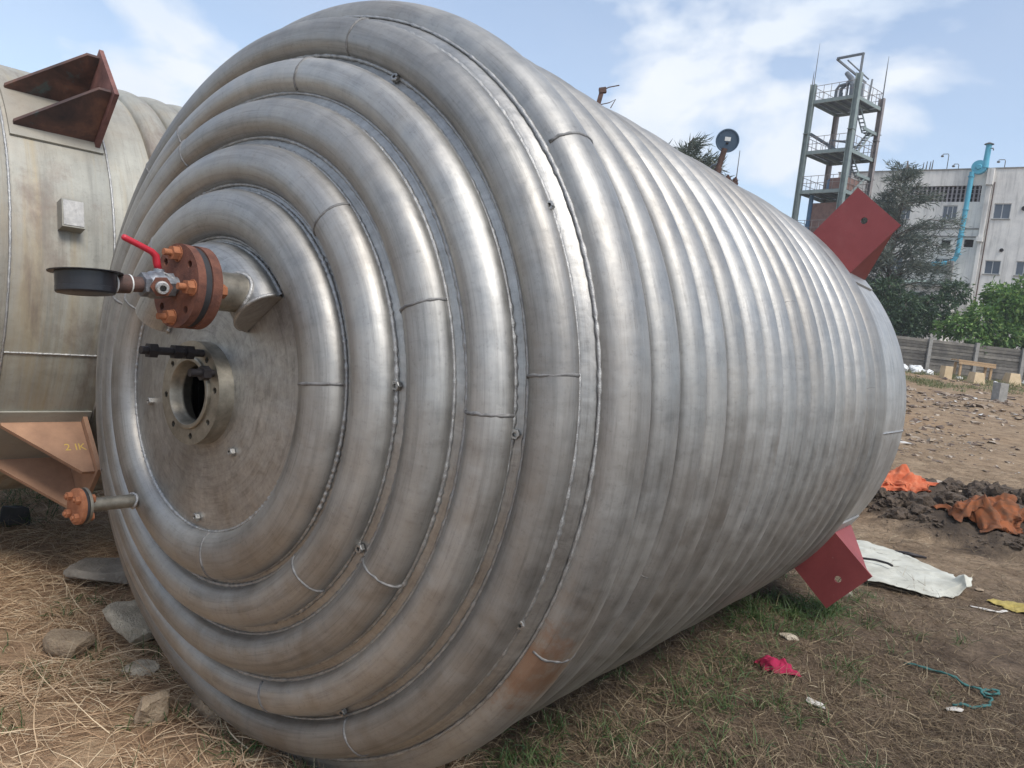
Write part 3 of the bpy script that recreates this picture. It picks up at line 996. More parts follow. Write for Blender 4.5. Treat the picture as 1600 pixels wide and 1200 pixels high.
b = MB().lathe(gc, zz, [(-0.0305, 0.0), (-0.0305, 0.058)], 40)
b.build('back_plate', MAT['black_paint'], gauge, True)
b = MB().tube([v0 + ax * 0.180, v0 + ax * 0.185], 0.016, 12)
b.build('gauge_stem', MAT['label_white'], gauge, True, 40)

# --- small lower nozzle with rusted flange
SG, SR = -125.0, 0.585
SP = tp(0, SR, SG)
b = MB().lathe(SP, A, [(-0.640, 0.024), (-0.44, 0.024)], 20)
small = b.build('lower_nozzle', MAT['machined'], vessel, True)
b = MB()
pts = [SP + A * (-0.465 + 0.004 * math.sin(2 * t)) + 0.026 * (math.cos(t) * S + math.sin(t) * T) for t in np.linspace(0, 6.283, 40)]
b.tube(pts, 0.005 + 0.002 * RNG.random(40), 6, False)
b.build('weld_bead', MAT['weld'], small, True)
b = MB().lathe(SP, A, [(-0.668, 0.0), (-0.668, 0.058), (-0.665, 0.063), (-0.652, 0.063), (-0.652, 0.0)], 40)
b.build('blind_flange', MAT['rust_bright'], small, True, 35)
b = MB().lathe(SP, A, [(-0.6505, 0.03), (-0.6505, 0.060), (-0.643, 0.060), (-0.643, 0.03)], 40)
b.build('gasket', MAT['gasket'], small, True, 35)
b = MB().lathe(SP, A, [(-0.6415, 0.024), (-0.6415, 0.063), (-0.632, 0.063), (-0.631, 0.033), (-0.618, 0.027)], 40)
b.build('backing_flange', MAT['machined'], small, True, 35)
for g in (45, 135, 225, 315):
    p = SP + 0.043 * (math.cos(rad(g)) * S + math.sin(rad(g)) * T)
    b = MB().tube([p + A * -0.690, p + A * -0.618], 0.0075, 10)
    hexnut(b, p + A * -0.676, A, 0.0155, 0.015, g)
    hexnut(b, p + A * -0.6245, A, 0.0155, 0.013, g + 0.5)
    b.build('flange_bolt', MAT['rust_bright'], small, True, 40)


# --- red support lugs
def lug(parent, o_fn, er_, et_, ax_, a_plate, r0, r1, hw, glen, mat, matg, hole_at=0.72, th=0.016, hr=0.022, gusset_at=None, tipw=0.04, rinner=None):
    oo = o_fn
    outer = [(r0, -hw), (r1, -hw), (r1, hw), (r0, hw)]
    b = MB().plate(oo + ax_ * a_plate, er_, et_, ax_, outer, [circle(hr, 16, r0 + (r1 - r0) * hole_at, 0)], th)
    lg = b.build('support_lug', mat, parent, recalc=True)
    for s in (-1, 1):
        w = (gusset_at or hw - 0.03)
        base = oo + et_ * s * w
        dr = math.sqrt(max(R0 ** 2 - w ** 2, 0)) - R0
        poly = [base + ax_ * (a_plate + th * s_(glen)) + er_ * (r0 + dr - 0.01), base + ax_ * (a_plate + th * s_(glen)) + er_ * (r1 - 0.015), base + ax_ * (a_plate + th * s_(glen) + s_(glen) * 0.05) + er_ * (r1 - 0.015),
                base + ax_ * (a_plate + glen) + er_ * (r0 + dr + tipw), base + ax_ * (a_plate + glen) + er_ * (r0 + dr - 0.01)]
        b = MB().prism(poly, et_ * (-s) * 0.014)
        b.tube([base + ax_ * (a_plate + th) + er_ * (r0 + dr), base + ax_ * (a_plate + th) + er_ * (r1 - 0.02)], 0.006, 6)
        b.build('gusset', matg, lg, recalc=True)
    return lg


def s_(v): return 1 if v > 0 else -1


for gdeg in (50.8, -40.2, -130, 140.5):
    lug(vessel, C, er(gdeg), et(gdeg), A, 3.40, 1.335, 1.765 if gdeg > 0 else 1.70, 0.185, 0.50, MAT['red_oxide'], MAT['red_oxide'])
    # doubler pad under the lug
    b = MB()
    n = 14
    outs, ins = [], []
    vs, fs = [], []
    for i in range(n + 1):
        g = gdeg + (i / n - 0.5) * 20
        for a, r in ((3.31, R0 + 0.001), (3.31, R0 + 0.014), (3.93, R0 + 0.014), (3.93, R0 + 0.001)):
            vs.append(tp(a, r, g))
    for i in range(n):
        for q in range(3):
            fs.append((i * 4 + q, i * 4 + q + 1, (i + 1) * 4 + q + 1, (i + 1) * 4 + q))
    fs += [(3, 2, 1, 0), (n * 4, n * 4 + 1, n * 4 + 2, n * 4 + 3)]
    b.add(vs, fs)
    b.build('doubler_pad', MAT['steel'], vessel, recalc=True)

# --- gauge nozzle on top of the shell
TG = 79.0
u_ = er(TG)
P0 = tp(2.83, 1.36, TG - 2.5)
b = MB().cyl(P0, P0 + u_ * 0.05, 0.045, None, 20)
top = b.build('top_nozzle', MAT['machined'], vessel, True, 40)
b = MB().cyl(P0 + u_ * 0.045, P0 + u_ * 0.065, 0.068, None, 32)
b.cyl(P0 + u_ * 0.070, P0 + u_ * 0.09, 0.068, None, 32)
b.build('flange', MAT['rust_dark'], top, True, 40)
for k in range(6):
    an = k * math.pi / 3 + 0.3
    q = P0 + 0.052 * (math.cos(an) * A + math.sin(an) * et(TG))
    b = MB().tube([q + u_ * 0.02, q + u_ * 0.118], 0.007, 8)
    hexnut(b, q + u_ * 0.1, u_, 0.015, 0.016, k)
    b.build('flange_bolt', MAT['rust_dark'], top, True, 40)
D0 = tp(2.77, 1.676, TG)
b = MB().tube([tp(2.77, 1.40, TG), D0 - u_ * 0.05], 0.018, 14)
b.tube([tp(2.77, 1.47, TG), tp(2.77, 1.50, TG)], 0.024, 14)
stem = b.build('gauge_pipe', MAT['rust_dark'], vessel, True, 40)
sdir = norm(-S * 0.9 + A * 0.2)
b = MB().tube([tp(2.77, 1.47, TG), tp(2.77, 1.47, TG) + sdir * 0.06, tp(2.77, 1.455, TG) + sdir * 0.1], np.array([0.016, 0.026, 0.012]), 12)
hl = tp(2.77, 1.53, TG)
b.tube([hl, hl + sdir * 0.05 + u_ * -0.004, hl + sdir * 0.075 + u_ * -0.03, hl + sdir * 0.13 + u_ * -0.06], 0.007, 8)
b.build('side_valve', MAT['zinc'], stem, True, 40)
view = norm(np.array([0, 0, CAM_Z]) - D0)
fdir = norm(view * 0.9 + S * 0.15)
b = MB().lathe(D0, fdir, [(-0.025, 0.0), (-0.025, 0.066), (0.0, 0.067), (0.001, 0.072), (0.012, 0.072), (0.014, 0.066), (0.009, 0.062), (0.009, 0.0)], 44)
g2 = b.build('pressure_gauge', MAT['gauge_back'], vessel, True, 35)
ug, wg = perp(fdir)
b = MB().box(D0 + fdir * 0.0105 + wg * 0.010, ug * 0.018, wg * 0.012, fdir * 0.001)
b.build('label_plate', MAT['label_white'], g2)
b = MB().box(D0 + fdir * 0.0105 - wg * 0.016, ug * 0.008, wg * 0.006, fdir * 0.001)
b.build('small_badge', MAT['black_paint'], g2)


# ---------------------------------------------------------------- the older vessel on the left
LROOT = np.array([Q[0] - A2[0] * 1.0, Q[1] - A2[1] * 1.0, 0.0])
left = thing('weathered_vessel', 'older dull grey vessel on the left with rusted brackets and blank nameplate', 'steel vessel', LROOT)


def er2(g): return math.cos(rad(g)) * S2 + math.sin(rad(g)) * T2
def et2(g): return -math.sin(rad(g)) * S2 + math.cos(rad(g)) * T2
def lp_(a, r, g): return Q + A2 * a + r * er2(g)


b = MB().lathe(Q, A2, [(-4.6, 0.0), (-4.55, 0.6), (-4.4, 1.02), (-4.2, 1.22), (-4.1, R2), (-3.0, R2), (-2.0, R2), (-1.214, R2), (-1.208, R2 - 0.002), (-1.202, R2), (-0.9, R2), (-0.747, R2), (-0.741, R2 - 0.002), (-0.735, R2), (-0.3, R2), (0.0, R2), (0.45, R2), (0.56, 1.22), (0.74, 1.02), (0.86, 0.6), (0.92, 0.0)], 120, ref=-T2)
b.build('shell', MAT['steel_old'], left, True, 50)
ledge = [-0.52, -0.345, -0.17, 0.0, 0.17, 0.34]
for i in range(5):
    prof, q0, q1, nn, mid, c = half_profile((ledge[i], R2), (ledge[i + 1], R2), 0.045, 10, 0.006)
    MB().lathe(Q, A2, prof, 110, ref=-T2).build('shell_half_pipe', MAT['steel_old'], left, True)
for i in range(7):
    a0_ = -4.0 + 0.185 * i
    prof, q0, q1, nn, mid, c = half_profile((a0_, R2), (a0_ + 0.185, R2), 0.045, 8, 0.008)
    MB().lathe(Q, A2, prof, 90, ref=-T2).build('shell_half_pipe', MAT['steel_old'], left, True)
for a in (-1.208, -0.741):
    b = MB()
    n = 300
    pts = np.array([lp_(a + RNG.normal(0, 0.0006), R2 + 0.001, g) for g in np.linspace(-70, 110, n)])
    b.tube(pts, 0.005 + 0.0025 * RNG.random(n), 6)
    b.build('seam_weld', MAT['weld'], left, True)
b = MB()
pts = np.array([lp_(a, R2 + 0.001, -13.8 + RNG.normal(0, 0.02)) for a in np.linspace(-1.202, -0.748, 90)])
b.tube(pts, 0.005 + 0.0025 * RNG.random(90), 6)
b.build('seam_weld', MAT['weld'], left, True)


def lug_left(gmid, hw, matp, matg, r1):
    o = Q
    e, t = er2(gmid), et2(gmid)
    outer = [(R2 - 0.01, -hw), (r1, -hw), (r1, hw), (R2 - 0.01, hw)]
    b = MB().plate(o + A2 * -0.793, e, t, A2, outer, [circle(0.017, 14, R2 + (r1 - R2) * 0.6, 0.03)], 0.022)
    lg = b.build('support_lug', matp, left, recalc=True)
    out_ = []
    for s in (-1, 1):
        w = hw - 0.035
        base = o + t * s * w
        dr = math.sqrt(R2 ** 2 - w ** 2) - R2
        poly = [base + A2 * -0.795 + e * (R2 + dr - 0.008), base + A2 * -0.795 + e * (r1 - 0.02), base + A2 * -0.853 + e * (r1 - 0.02),
                base + A2 * -1.165 + e * (R2 + dr + 0.03), base + A2 * -1.165 + e * (R2 + dr - 0.008)]
        g_ = MB().prism(poly, t * -s * 0.02).build('gusset', matg, lg, recalc=True)
        out_.append(g_)
    b = MB()
    n = 16
    vs, fs = [], []
    half = math.degrees((hw + 0.03) / R2)
    for i in range(n + 1):
        g = gmid + (i / n * 2 - 1) * half
        for a, r in ((-1.185, R2 + 0.001), (-1.185, R2 + 0.013), (-0.755, R2 + 0.013), (-0.755, R2 + 0.001)):
            vs.append(lp_(a, r, g))
    for i in range(n):
        for q in range(3):
            fs.append((i * 4 + q, i * 4 + q + 1, (i + 1) * 4 + q + 1, (i + 1) * 4 + q))
    fs += [(3, 2, 1, 0), (n * 4, n * 4 + 1, n * 4 + 2, n * 4 + 3)]
    b.add(vs, fs)
    b.build('doubler_pad', MAT['steel_old'], left, recalc=True)
    return lg, out_


lug_left(47.2, 0.192, MAT['lug_red'], MAT['lug_rust'], 1.59)
lgL, gus = lug_left(-39.1, 0.192, MAT['lug_tan'], MAT['lug_tan'], 1.61)
lug_left(137, 0.192, MAT['lug_rust'], MAT['lug_rust'], 1.60)
lug_left(-129, 0.192, MAT['lug_rust'], MAT['lug_rust'], 1.60)
# yellow paint scrawl on the lower bracket
tcv = bpy.data.curves.new('paint_mark', 'FONT')
tcv.body = '2 IK'
tcv.size = 0.062
tcv.extrude = 0.0004
tob = bpy.data.objects.new('paint_mark', tcv)
COL.objects.link(tob)
dg = bpy.context.evaluated_depsgraph_get()
tme = bpy.data.meshes.new_from_object(tob.evaluated_get(dg))
bpy.data.objects.remove(tob)
tme.materials.clear(); tme.materials.append(MAT['yellow_paint'])
mk = bpy.data.objects.new('paint_mark', tme)
COL.objects.link(mk)
mk.parent = lgL
e_, t_ = er2(-39.1), et2(-39.1)
pm = Q + t_ * (0.1577) + A2 * -0.908 + e_ * 1.447 - LROOT
xa, ya = A2, -e_
za = t_
mk.matrix_local = Matrix(((xa[0], ya[0], za[0], pm[0]), (xa[1], ya[1], za[1], pm[1]), (xa[2], ya[2], za[2], pm[2]), (0, 0, 0, 1)))

# timber sleepers the old vessel rests on
for k, (a, lb) in enumerate(((-1.75, 'heavy dark timber sleeper under the older vessel, in the shadow near its bracket'), (-3.6, 'heavy dark timber sleeper under the far left end of the older vessel'))):
    sl = thing('timber_sleeper', lb, 'sleeper', (Q[0] + A2[0] * a, Q[1] + A2[1] * a, 0.0), 'timber sleepers under the older vessel')
    for d in (-1, 1):
        cc = Q + A2 * a + S2 * d * 0.32
        cc[2] = 0.17
        MB().box(cc, A2 * 0.13, S2 * 0.22, np.array([0, 0, 0.2])).build('beam', MAT['shard'], sl)

# blank nameplate box on standoff
b = MB()
c0 = lp_(-0.953, R2 + 0.035, 18.0)
e_, t_ = er2(18.0), et2(18.0)
b.box(c0, A2 * 0.052, t_ * 0.072, e_ * 0.036)
npb = b.build('nameplate_bracket', MAT['steel_old'], left)
b = MB().box(c0 + e_ * 0.0375, A2 * 0.046, t_ * 0.064, e_ * 0.0015)
b.build('blank_plate', MAT['steel_head'], npb)


# ---------------------------------------------------------------- boundary wall of precast planks
WY = 42.0
wall = thing('boundary_wall', 'mouldy grey precast plank wall running along the back of the yard', 'wall', (24.0, WY, 1.45))
post_x = [x_ for x_ in np.arange(14.5, 45, 2.52)]
WTOP = 3.33
pm0 = MB().abox(-0.09, 0.09, -0.08, 0.08, -0.3, 1.9).build('post', MAT['concrete'], None)
pm0.parent = wall
first = True
for i, px in enumerate(post_x):
    o = pm0 if first else copy_part(pm0, wall)
    first = False
    o.location = (px - 24.0, -0.05, 0)
MB().abox(post_x[0], post_x[-1], WY + 0.075, WY + 0.12, 1.2, 3.22).build('backing', MAT['plank'], wall)
pk0 = None
for i in range(len(post_x) - 1):
    for r in range(11):
        zc = 0.0 + r * 0.172
        if pk0 is None:
            pk0 = MB().abox(-1.17, 1.17, -0.03, 0.03, -0.077, 0.077).build('plank', MAT['plank'], None)
            pk0.parent = wall
            o = pk0
        else:
            o = copy_part(pk0, wall)
        o.location = (post_x[i] + 1.26 - 24.0, 0.02 + random.uniform(-0.025, 0.02), zc + random.uniform(-0.008, 0.008))
        o.rotation_euler = (random.uniform(-0.02, 0.02), random.uniform(-0.004, 0.004), 0)

# ---------------------------------------------------------------- factory building
BO = np.array([25.73, 60.0, 0.0])
be = norm(np.array([7.17, -5.8, 0]))
bnrm = np.array([-be[1], be[0], 0])           # into the building


def bp(u, z, d=0.0):
    return BO + be * u + bnrm * d + np.array([0, 0, z])


def fbox(b, u0, u1, z0, z1, d0, d1):
    return b.box(bp((u0 + u1) / 2, (z0 + z1) / 2, (d0 + d1) / 2), be * (u1 - u0) / 2, bnrm * (d1 - d0) / 2, np.array([0, 0, (z1 - z0) / 2]))


bld = thing('factory_building', 'stained pale concrete factory block with few windows beyond the yard wall', 'building', bp(6, 1.4, 4))
wins = [(7.83, 8.86, 12.49, 13.54, 2), (7.85, 8.80, 8.67, 9.61, 2), (9.70, 10.66, 8.67, 9.63, 2), (9.95, 10.9, 12.49, 13.54, 2), (4.66, 5.60, 12.41, 13.40, 3), (4.66, 5.62, 8.66, 9.62, 2), (11.6, 12.5, 8.67, 9.63, 2),
        (1.6, 2.55, 12.41, 13.40, 3), (1.6, 2.55, 8.66, 9.62, 2)]
louv = (1.9, 6.9, 13.66, 14.80)
voids = [(6.33, 6.94, 10.48, 11.03), (4.9, 5.5, 10.45, 10.95)]
# wall slab built as strips round the openings
ops = [(w[0], w[1], w[2], w[3]) for w in wins] + [louv] + voids
us = sorted(set([-3.0, 15.0] + [o[0] for o in ops] + [o[1] for o in ops]))
b = MB()
for i in range(len(us) - 1):
    u0, u1 = us[i], us[i + 1]
    um = (u0 + u1) / 2
    segs = sorted([(o[2], o[3]) for o in ops if o[0] <= um <= o[1]])
    z = 1.0
    for (z0, z1) in segs + [(15.92, 16)]:
        if z0 > z + 1e-4:
            fbox(b, u0, u1, z, z0, 0.0, 0.25)
        z = z1
fbox(b, -3.0, -2.75, 1.0, 15.92, 0.252, 9)
fbox(b, 14.75, 15.0, 1.0, 15.92, 0.252, 9)
fbox(b, -3.0, 15.0, 1.0, 15.92, 9.002, 9.2)
fbox(b, -2.74, 14.74, 15.3, 15.5, 0.252, 8.99)
b.build('wall', MAT['wall'], bld)
b = MB()
fbox(b, -3.05, 15.05, 15.925, 16.0, -0.06, 0.30)
b.build('parapet_cap', MAT['concrete'], bld)
b = MB()
for (z) in (11.78, 11.2, 7.9):
    fbox(b, -2.9, 7.12, z - 0.05, z + 0.05, -0.05, -0.002)
b.build('string_course', MAT['concrete'], bld)
b = MB()
fbox(b, 7.16, 7.56, 14.78, 15.90, -0.40, -0.003)
fbox(b, 7.22, 7.50, 11.2, 14.775, -0.28, -0.003)
fbox(b, 7.12, 7.52, 10.85, 11.195, -0.38, -0.003)
fbox(b, 7.24, 7.46, 1.0, 10.845, -0.22, -0.003)
b.build('pilaster', MAT['wall'], bld)
b = MB()
fbox(b, 7.62, 7.68, 1.2, 15.0, -0.10, -0.04)
b.build('drain_pipe', MAT['rust_dark'], bld)
for (u0, u1, z0, z1, np_) in wins:
    b = MB()
    fw_ = 0.05
    fbox(b, u0, u1, z0, z0 + fw_, 0.08, 0.14); fbox(b, u0, u1, z1 - fw_, z1, 0.08, 0.14)
    fbox(b, u0, u0 + fw_, z0 + fw_, z1 - fw_, 0.08, 0.14); fbox(b, u1 - fw_, u1, z0 + fw_, z1 - fw_, 0.08, 0.14)
    for k in range(1, np_):
        uu = u0 + (u1 - u0) * k / np_
        fbox(b, uu - 0.025, uu + 0.025, z0 + fw_, z1 - fw_, 0.08, 0.14)
    fr = b.build('window', MAT['frame_alu'], bld)
    for k in range(np_):
        ua, ub = u0 + (u1 - u0) * k / np_, u0 + (u1 - u0) * (k + 1) / np_
        b = MB(); fbox(b, ua + 0.02, ub - 0.02, z0 + 0.03, z1 - 0.03, 0.10, 0.115)
        b.build('pane', MAT['glass'], fr)
    b = MB(); fbox(b, u0 - 0.05, u1 + 0.05, z0 - 0.07, z0 - 0.003, -0.06, -0.003)
    b.build('sill', MAT['concrete'], fr)
for v_ in [louv] + voids:
    b = MB(); fbox(b, v_[0] - 0.1, v_[1] + 0.1, v_[2] - 0.1, v_[3] + 0.1, 0.26, 0.30)
    b.build('dark_recess', MAT['dark_void'], bld)
sl0 = None
for k in range(18):
    uu = louv[0] + 0.14 + (louv[1] - louv[0] - 0.28) * k / 17
    b = MB(); fbox(b, uu - 0.055, uu + 0.055, louv[2], louv[3], 0.06, 0.12)
    b.build('slat', MAT['louvre'], bld)
for zz_ in (13.95, 14.25, 14.55):
    b = MB(); fbox(b, louv[0], louv[1], zz_ - 0.02, zz_ + 0.02, 0.13, 0.16)
    b.build('rail', MAT['louvre'], bld)
b = MB()
for (u, z, s) in ((8.71, 10.34, 0.16), (9.62, 13.2, 0.2)):
    b.cyl(bp(u, z, -0.003), bp(u, z, -0.10), s * 0.8, s * 0.7, 14)
b.build('vent_stub', MAT['dark_void'], bld, True, 40)

# sky blue duct climbing the facade, with blower and stack on the roof
duct = thing('exhaust_duct', 'sky blue duct climbing the pale facade to a capped roof stack', 'duct', bp(6.2, 9, -0.6))
b = MB()
pts = [bp(6.25, 15.62, -0.55), bp(6.24, 14, -0.55), bp(6.2, 12, -0.55), bp(6.16, 10.3, -0.55), bp(6.12, 9.75, -0.55), bp(5.98, 9.45, -0.55), bp(5.75, 9.27, -0.55), bp(5.3, 9.20, -0.55), bp(4.6, 9.12, -0.5)]
b.tube(pts, 0.165, 16)
b.build('pipe', MAT['blue_pipe'], duct, True, 50)
for z in (15.3, 13.0, 11.2, 9.9):
    MB().cyl(bp(6.2 + (z - 9.9) * 0.008, z - 0.03, -0.55), bp(6.2 + (z - 9.9) * 0.008, z + 0.03, -0.55), 0.215, None, 18).build('pipe_flange', MAT['blue_pipe'], duct, True, 40)
b = MB().cyl(bp(6.62, 15.95, -0.62), bp(6.62, 15.95, -0.25), 0.47, None, 28)
b.cyl(bp(6.62, 15.95, -0.62), bp(6.62, 15.95, -0.70), 0.2, 0.15, 16)
b.build('blower_housing', MAT['blue_pipe'], duct, True, 40)
b = MB().tube([bp(6.97, 15.9, -0.45), bp(6.98, 16.5, -0.45), bp(7.0, 17.5, -0.45)], np.array([0.22, 0.19, 0.18]), 16)
b.build('stack', MAT['blue_pipe'], duct, True, 40)
b = MB().lathe(bp(7.0, 17.5, -0.45), (0, 0, 1), [(0.0, 0.3), (0.03, 0.31), (0.16, 0.05), (0.17, 0.0)], 20)
b.build('rain_cap', MAT['lamp'], duct, True, 40)
b = MB().tube([bp(7.15, 17.2, -0.6), bp(7.3, 17.2, -0.6), bp(7.34, 17.05, -0.6)], 0.04, 8)
b.build('bracket', MAT['lamp'], duct, True)

lab = ['tallest gooseneck lamp on the factory parapet, left of the blue stack', 'short gooseneck lamp on the parapet between the tall lamp and blue stack', 'gooseneck lamp on the parapet right of the blue stack']
for (u, zt_, w), lb in zip(((4.48, 17.1, 0.38), (5.22, 16.36, 0.30), (8.05, 16.56, 0.38)), lab):
    lt = thing('roof_lamp', lb, 'lamp', bp(u, 16.0, 0.1), 'gooseneck lamps on the factory roof')
    MB().tube([bp(u, 16.0, 0.1), bp(u, zt_ - 0.1, 0.1), bp(u - 0.05, zt_, 0.1), bp(u - w, zt_, 0.1), bp(u - w - 0.03, zt_ - 0.08, 0.1)], 0.028, 8).build('post', MAT['lamp'], lt, True)
    MB().lathe(bp(u - w - 0.03, zt_ - 0.06, 0.1), (0, 0, -1), [(0, 0.02), (0.03, 0.09), (0.10, 0.11), (0.15, 0.07), (0.16, 0.0)], 14).build('lamp_head', MAT['lamp'], lt, True)
st = thing('roof_rods', 'cluster of thin vertical rods on the factory parapet at left', 'rods', bp(3.2, 16.0, 0.1))
for k, (u, h) in enumerate(((2.9, 0.55), (3.12, 0.62), (3.35, 0.6), (3.5, 0.7))):
    MB().tube([bp(u, 16.0, 0.1), bp(u + 0.02, 16.0 + h, 0.1)], np.array([0.05, 0.025]), 6).build('rod', MAT['lamp'], st)
MB().abox(0, 0.01, 0, 0.01, 0, 0.01)

# low shed in front of the factory
shed = thing('low_shed', 'low shed with grey green roof between factory wall and trees', 'shed', bp(4.4, 1.4, -3))
b = MB()
fbox(b, 1.5, 6.5, 1.2, 7.3, -3.4, -0.5)
b.build('wall', MAT['wall'], shed)
b = MB()
b.prism([bp(1.2, 7.35, -3.8), bp(6.8, 7.35, -3.8), bp(6.8, 7.9, -0.42), bp(1.2, 7.9, -0.42)], (0, 0, 0.08))
b.build('roof', MAT['canopy'], shed)
b = MB(); fbox(b, 4.3, 5.1, 5.9, 6.8, -3.45, -3.405)
sw = b.build('window', MAT['frame_alu'], shed)
b = MB(); fbox(b, 4.36, 5.04, 5.96, 6.74, -3.47, -3.455)
b.build('pane', MAT['glass'], sw)
b = MB(); fbox(b, 6.1, 6.5, 7.3, 9.1, -3.2, -2.9)
b.build('chimney', MAT['concrete'], shed)

# ---------------------------------------------------------------- steel process tower
e1 = norm(np.array([-0.64, 0.768, 0])) * 3.35
e2 = norm(np.array([0.768, 0.64, 0])) * 3.6
TB = np.array([21.2, 55.0, 1.4])
tower = thing('process_tower', 'tall open steel tower with railed platforms and pipework behind the vessel', 'tower', TB)


def twp(a, b_, z): return np.array([TB[0], TB[1], 0]) + e1 * a + e2 * b_ + np.array([0, 0, z])


def hsec(b, p0, p1, w, d1, d2):
    """H-section column between two points"""
    p0, p1 = np.asarray(p0), np.asarray(p1)
    mid, hl = (p0 + p1) / 2, (p1 - p0) / 2
    b.box(mid + d1 * w / 2, hl, d1 * 0.014, d2 * w / 2)
    b.box(mid - d1 * w / 2, hl, d1 * 0.014, d2 * w / 2)
    b.box(mid, hl, d1 * (w / 2 - 0.016), d2 * 0.012)


d1, d2 = norm(e1), norm(e2)
for (a, b_, ztop, w, mt) in ((0, 0, 21.2, 0.34, 'tower_paint'), (1, 0, 20.9, 0.32, 'tower_paint'), (0, 1, 20.4, 0.30, 'tower_rust'), (1, 1, 19.7, 0.30, 'tower_rust')):
    b = MB(); hsec(b, twp(a, b_, 1.3), twp(a, b_, ztop), w, d1, d2)
    col = b.build('column', MAT[mt], tower)
    for z in (9.5, 17.4):
        b = MB(); b.box(twp(a, b_, z), d1 * (w / 2 + .05), d2 * (w / 2 + .05), np.array([0, 0, 0.02]))
        b.build('splice_plate', MAT[mt], col)
levels = [19.75, 16.15, 13.35, 10.2, 6.5]
for li, z in enumerate(levels):
    b = MB()
    for p, q in (((0, 0), (1, 0)), ((0, 0), (0, 1)), ((1, 0), (1, 1)), ((0, 1), (1, 1))):
        b.bar(twp(*p, z - 0.13), twp(*q, z - 0.13), 0.10, 0.24, (0, 0, 1))
    b.build('edge_beam', MAT['tower_paint'], tower)
    for t in (0.25, 0.5, 0.75):
        MB().bar(twp(t, 0.03, z - 0.12), twp(t, 0.97, z - 0.12), 0.07, 0.16, (0, 0, 1)).build('joist', MAT['tower_paint'], tower)
    b = MB().box(twp(0.5, 0.5, z + 0.015), e1 * 0.49, e2 * 0.49, np.array([0, 0, 0.012]))
    b.build('deck', MAT['deck'], tower)
    for p, q in (((0, 0), (1, 0)), ((0, 0), (0, 1)), ((1, 0), (1, 1)), ((0, 1), (1, 1))):
        b = MB()
        for h in (0.5, 1.0):
            b.tube([twp(*p, z + h), twp(*q, z + h)], 0.022, 5)
        for t in np.linspace(0.08, 0.92, 6):
            pp = np.array(p) * (1 - t) + np.array(q) * t
            b.tube([twp(pp[0], pp[1], z), twp(pp[0], pp[1], z + 1.0)], 0.02, 5)
        b.build('railing', MAT['tower_rust'], tower)
# half landing, stair flights at the right-hand rear corner
for (za, zb) in ((16.15, 19.75), (13.35, 16.15), (10.2, 13.35)):
    zm = (za + zb) / 2
    b = MB().box(twp(0.12, 1.0, zm), e1 * 0.13, e2 * 0.16, np.array([0, 0, 0.02]))
    b.build('landing', MAT['deck'], tower)
    MB().bar(twp(0.0, 0.42, zm - 0.1), twp(0.0, 1.0, zm - 0.1), 0.08, 0.2, (0, 0, 1)).build('landing_beam', MAT['tower_paint'], tower)
    for (s0, s1, z0, z1, aa) in ((0.35, 0.85, za, zm, 0.06), (0.85, 0.35, zm, zb, 0.2)):
        nst = 8
        b = MB()
        for q in (-0.055, 0.055):
            b.bar(twp(aa + q, s0, z0), twp(aa + q, s1, z1), 0.03, 0.14, (0, 0, 1))
        b.build('stringer', MAT['tower_paint'], tower)
        for k in range(nst):
            t = (k + 0.5) / nst
            MB().box(twp(aa, s0 + (s1 - s0) * t, z0 + (z1 - z0) * t), e1 * 0.05, e2 * 0.03, np.array([0, 0, 0.015])).build('stair_tread', MAT['deck'], tower)
# pipework on the decks
b = MB()
z = 19.78
b.tube([twp(0.62, 0.25, z), twp(0.62, 0.25, z + 0.8), twp(0.57, 0.25, z + 1.05), twp(0.47, 0.25, z + 1.1), twp(0.36, 0.25, z + 1.1)], 0.10, 10)
b.tube([twp(0.4, 0.3, z), twp(0.4, 0.3, z + 1.3)], 0.06, 10)
b.tube([twp(0.52, 0.3, z), twp(0.52, 0.3, z + 0.6)], 0.09, 10)
b.tube([twp(0.22, 0.25, z), twp(0.24, 0.25, z + 0.9), twp(0.35, 0.3, z + 1.5), twp(0.5, 0.35, z + 2.0)], np.array([0.30, 0.26, 0.20, 0.16]), 12)
b.tube([twp(0.30, 0.6, z), twp(0.30, 0.6, z + 1.4)], 0.24, 12)
b.tube([twp(0.7, 0.55, z), twp(0.7, 0.55, z + 1.2), twp(0.5, 0.5, z + 1.6)], 0.13, 10)
b.tube([twp(0.1, 0.2, z + 0.2), twp(0.12, 0.2, z + 0.9), twp(0.3, 0.2, z + 1.0)], 0.06, 8)
b.build('condenser_pipes', MAT['pipework'], tower, True, 50)
b = MB()
b.bar(twp(0.02, 0.05, z + 1.0), twp(0.0, 0.02, z + 2.75), 0.13)
b.bar(twp(-0.02, 0.02, z + 2.70), twp(0.62, 0.12, z + 2.85), 0.14)
b.bar(twp(0.62, 0.1, z + 2.8), twp(0.25, 0.7, z + 1.55), 0.12)
b.bar(twp(0.36, 0.08, z + 2.55), twp(0.08, 0.5, z + 1.5), 0.07)
b.bar(twp(0.05, 0.55, z), twp(0.06, 0.6, z + 1.6), 0.10)
b.build('hoist_frame', MAT['pipework'], tower)
b = MB()
z = 16.18
b.bar(twp(0.98, 0.1, z + 1.3), twp(0.7, 0.9, z + 0.5), 0.10, 0.2)
b.tube([twp(0.75, 0.5, z), twp(0.75, 0.5, z + 1.1), twp(0.4, 0.5, z + 0.9), twp(0.2, 0.6, z + 0.5)], 0.09, 8)
b.tube([twp(0.12, 0.35, 10.2), twp(0.12, 0.35, 19.7)], 0.06, 8)
b.tube([twp(0.3, 0.7, 6.5), twp(0.3, 0.7, 16.2)], 0.10, 8)
b.build('riser_pipes', MAT['pipework'], tower, True, 50)
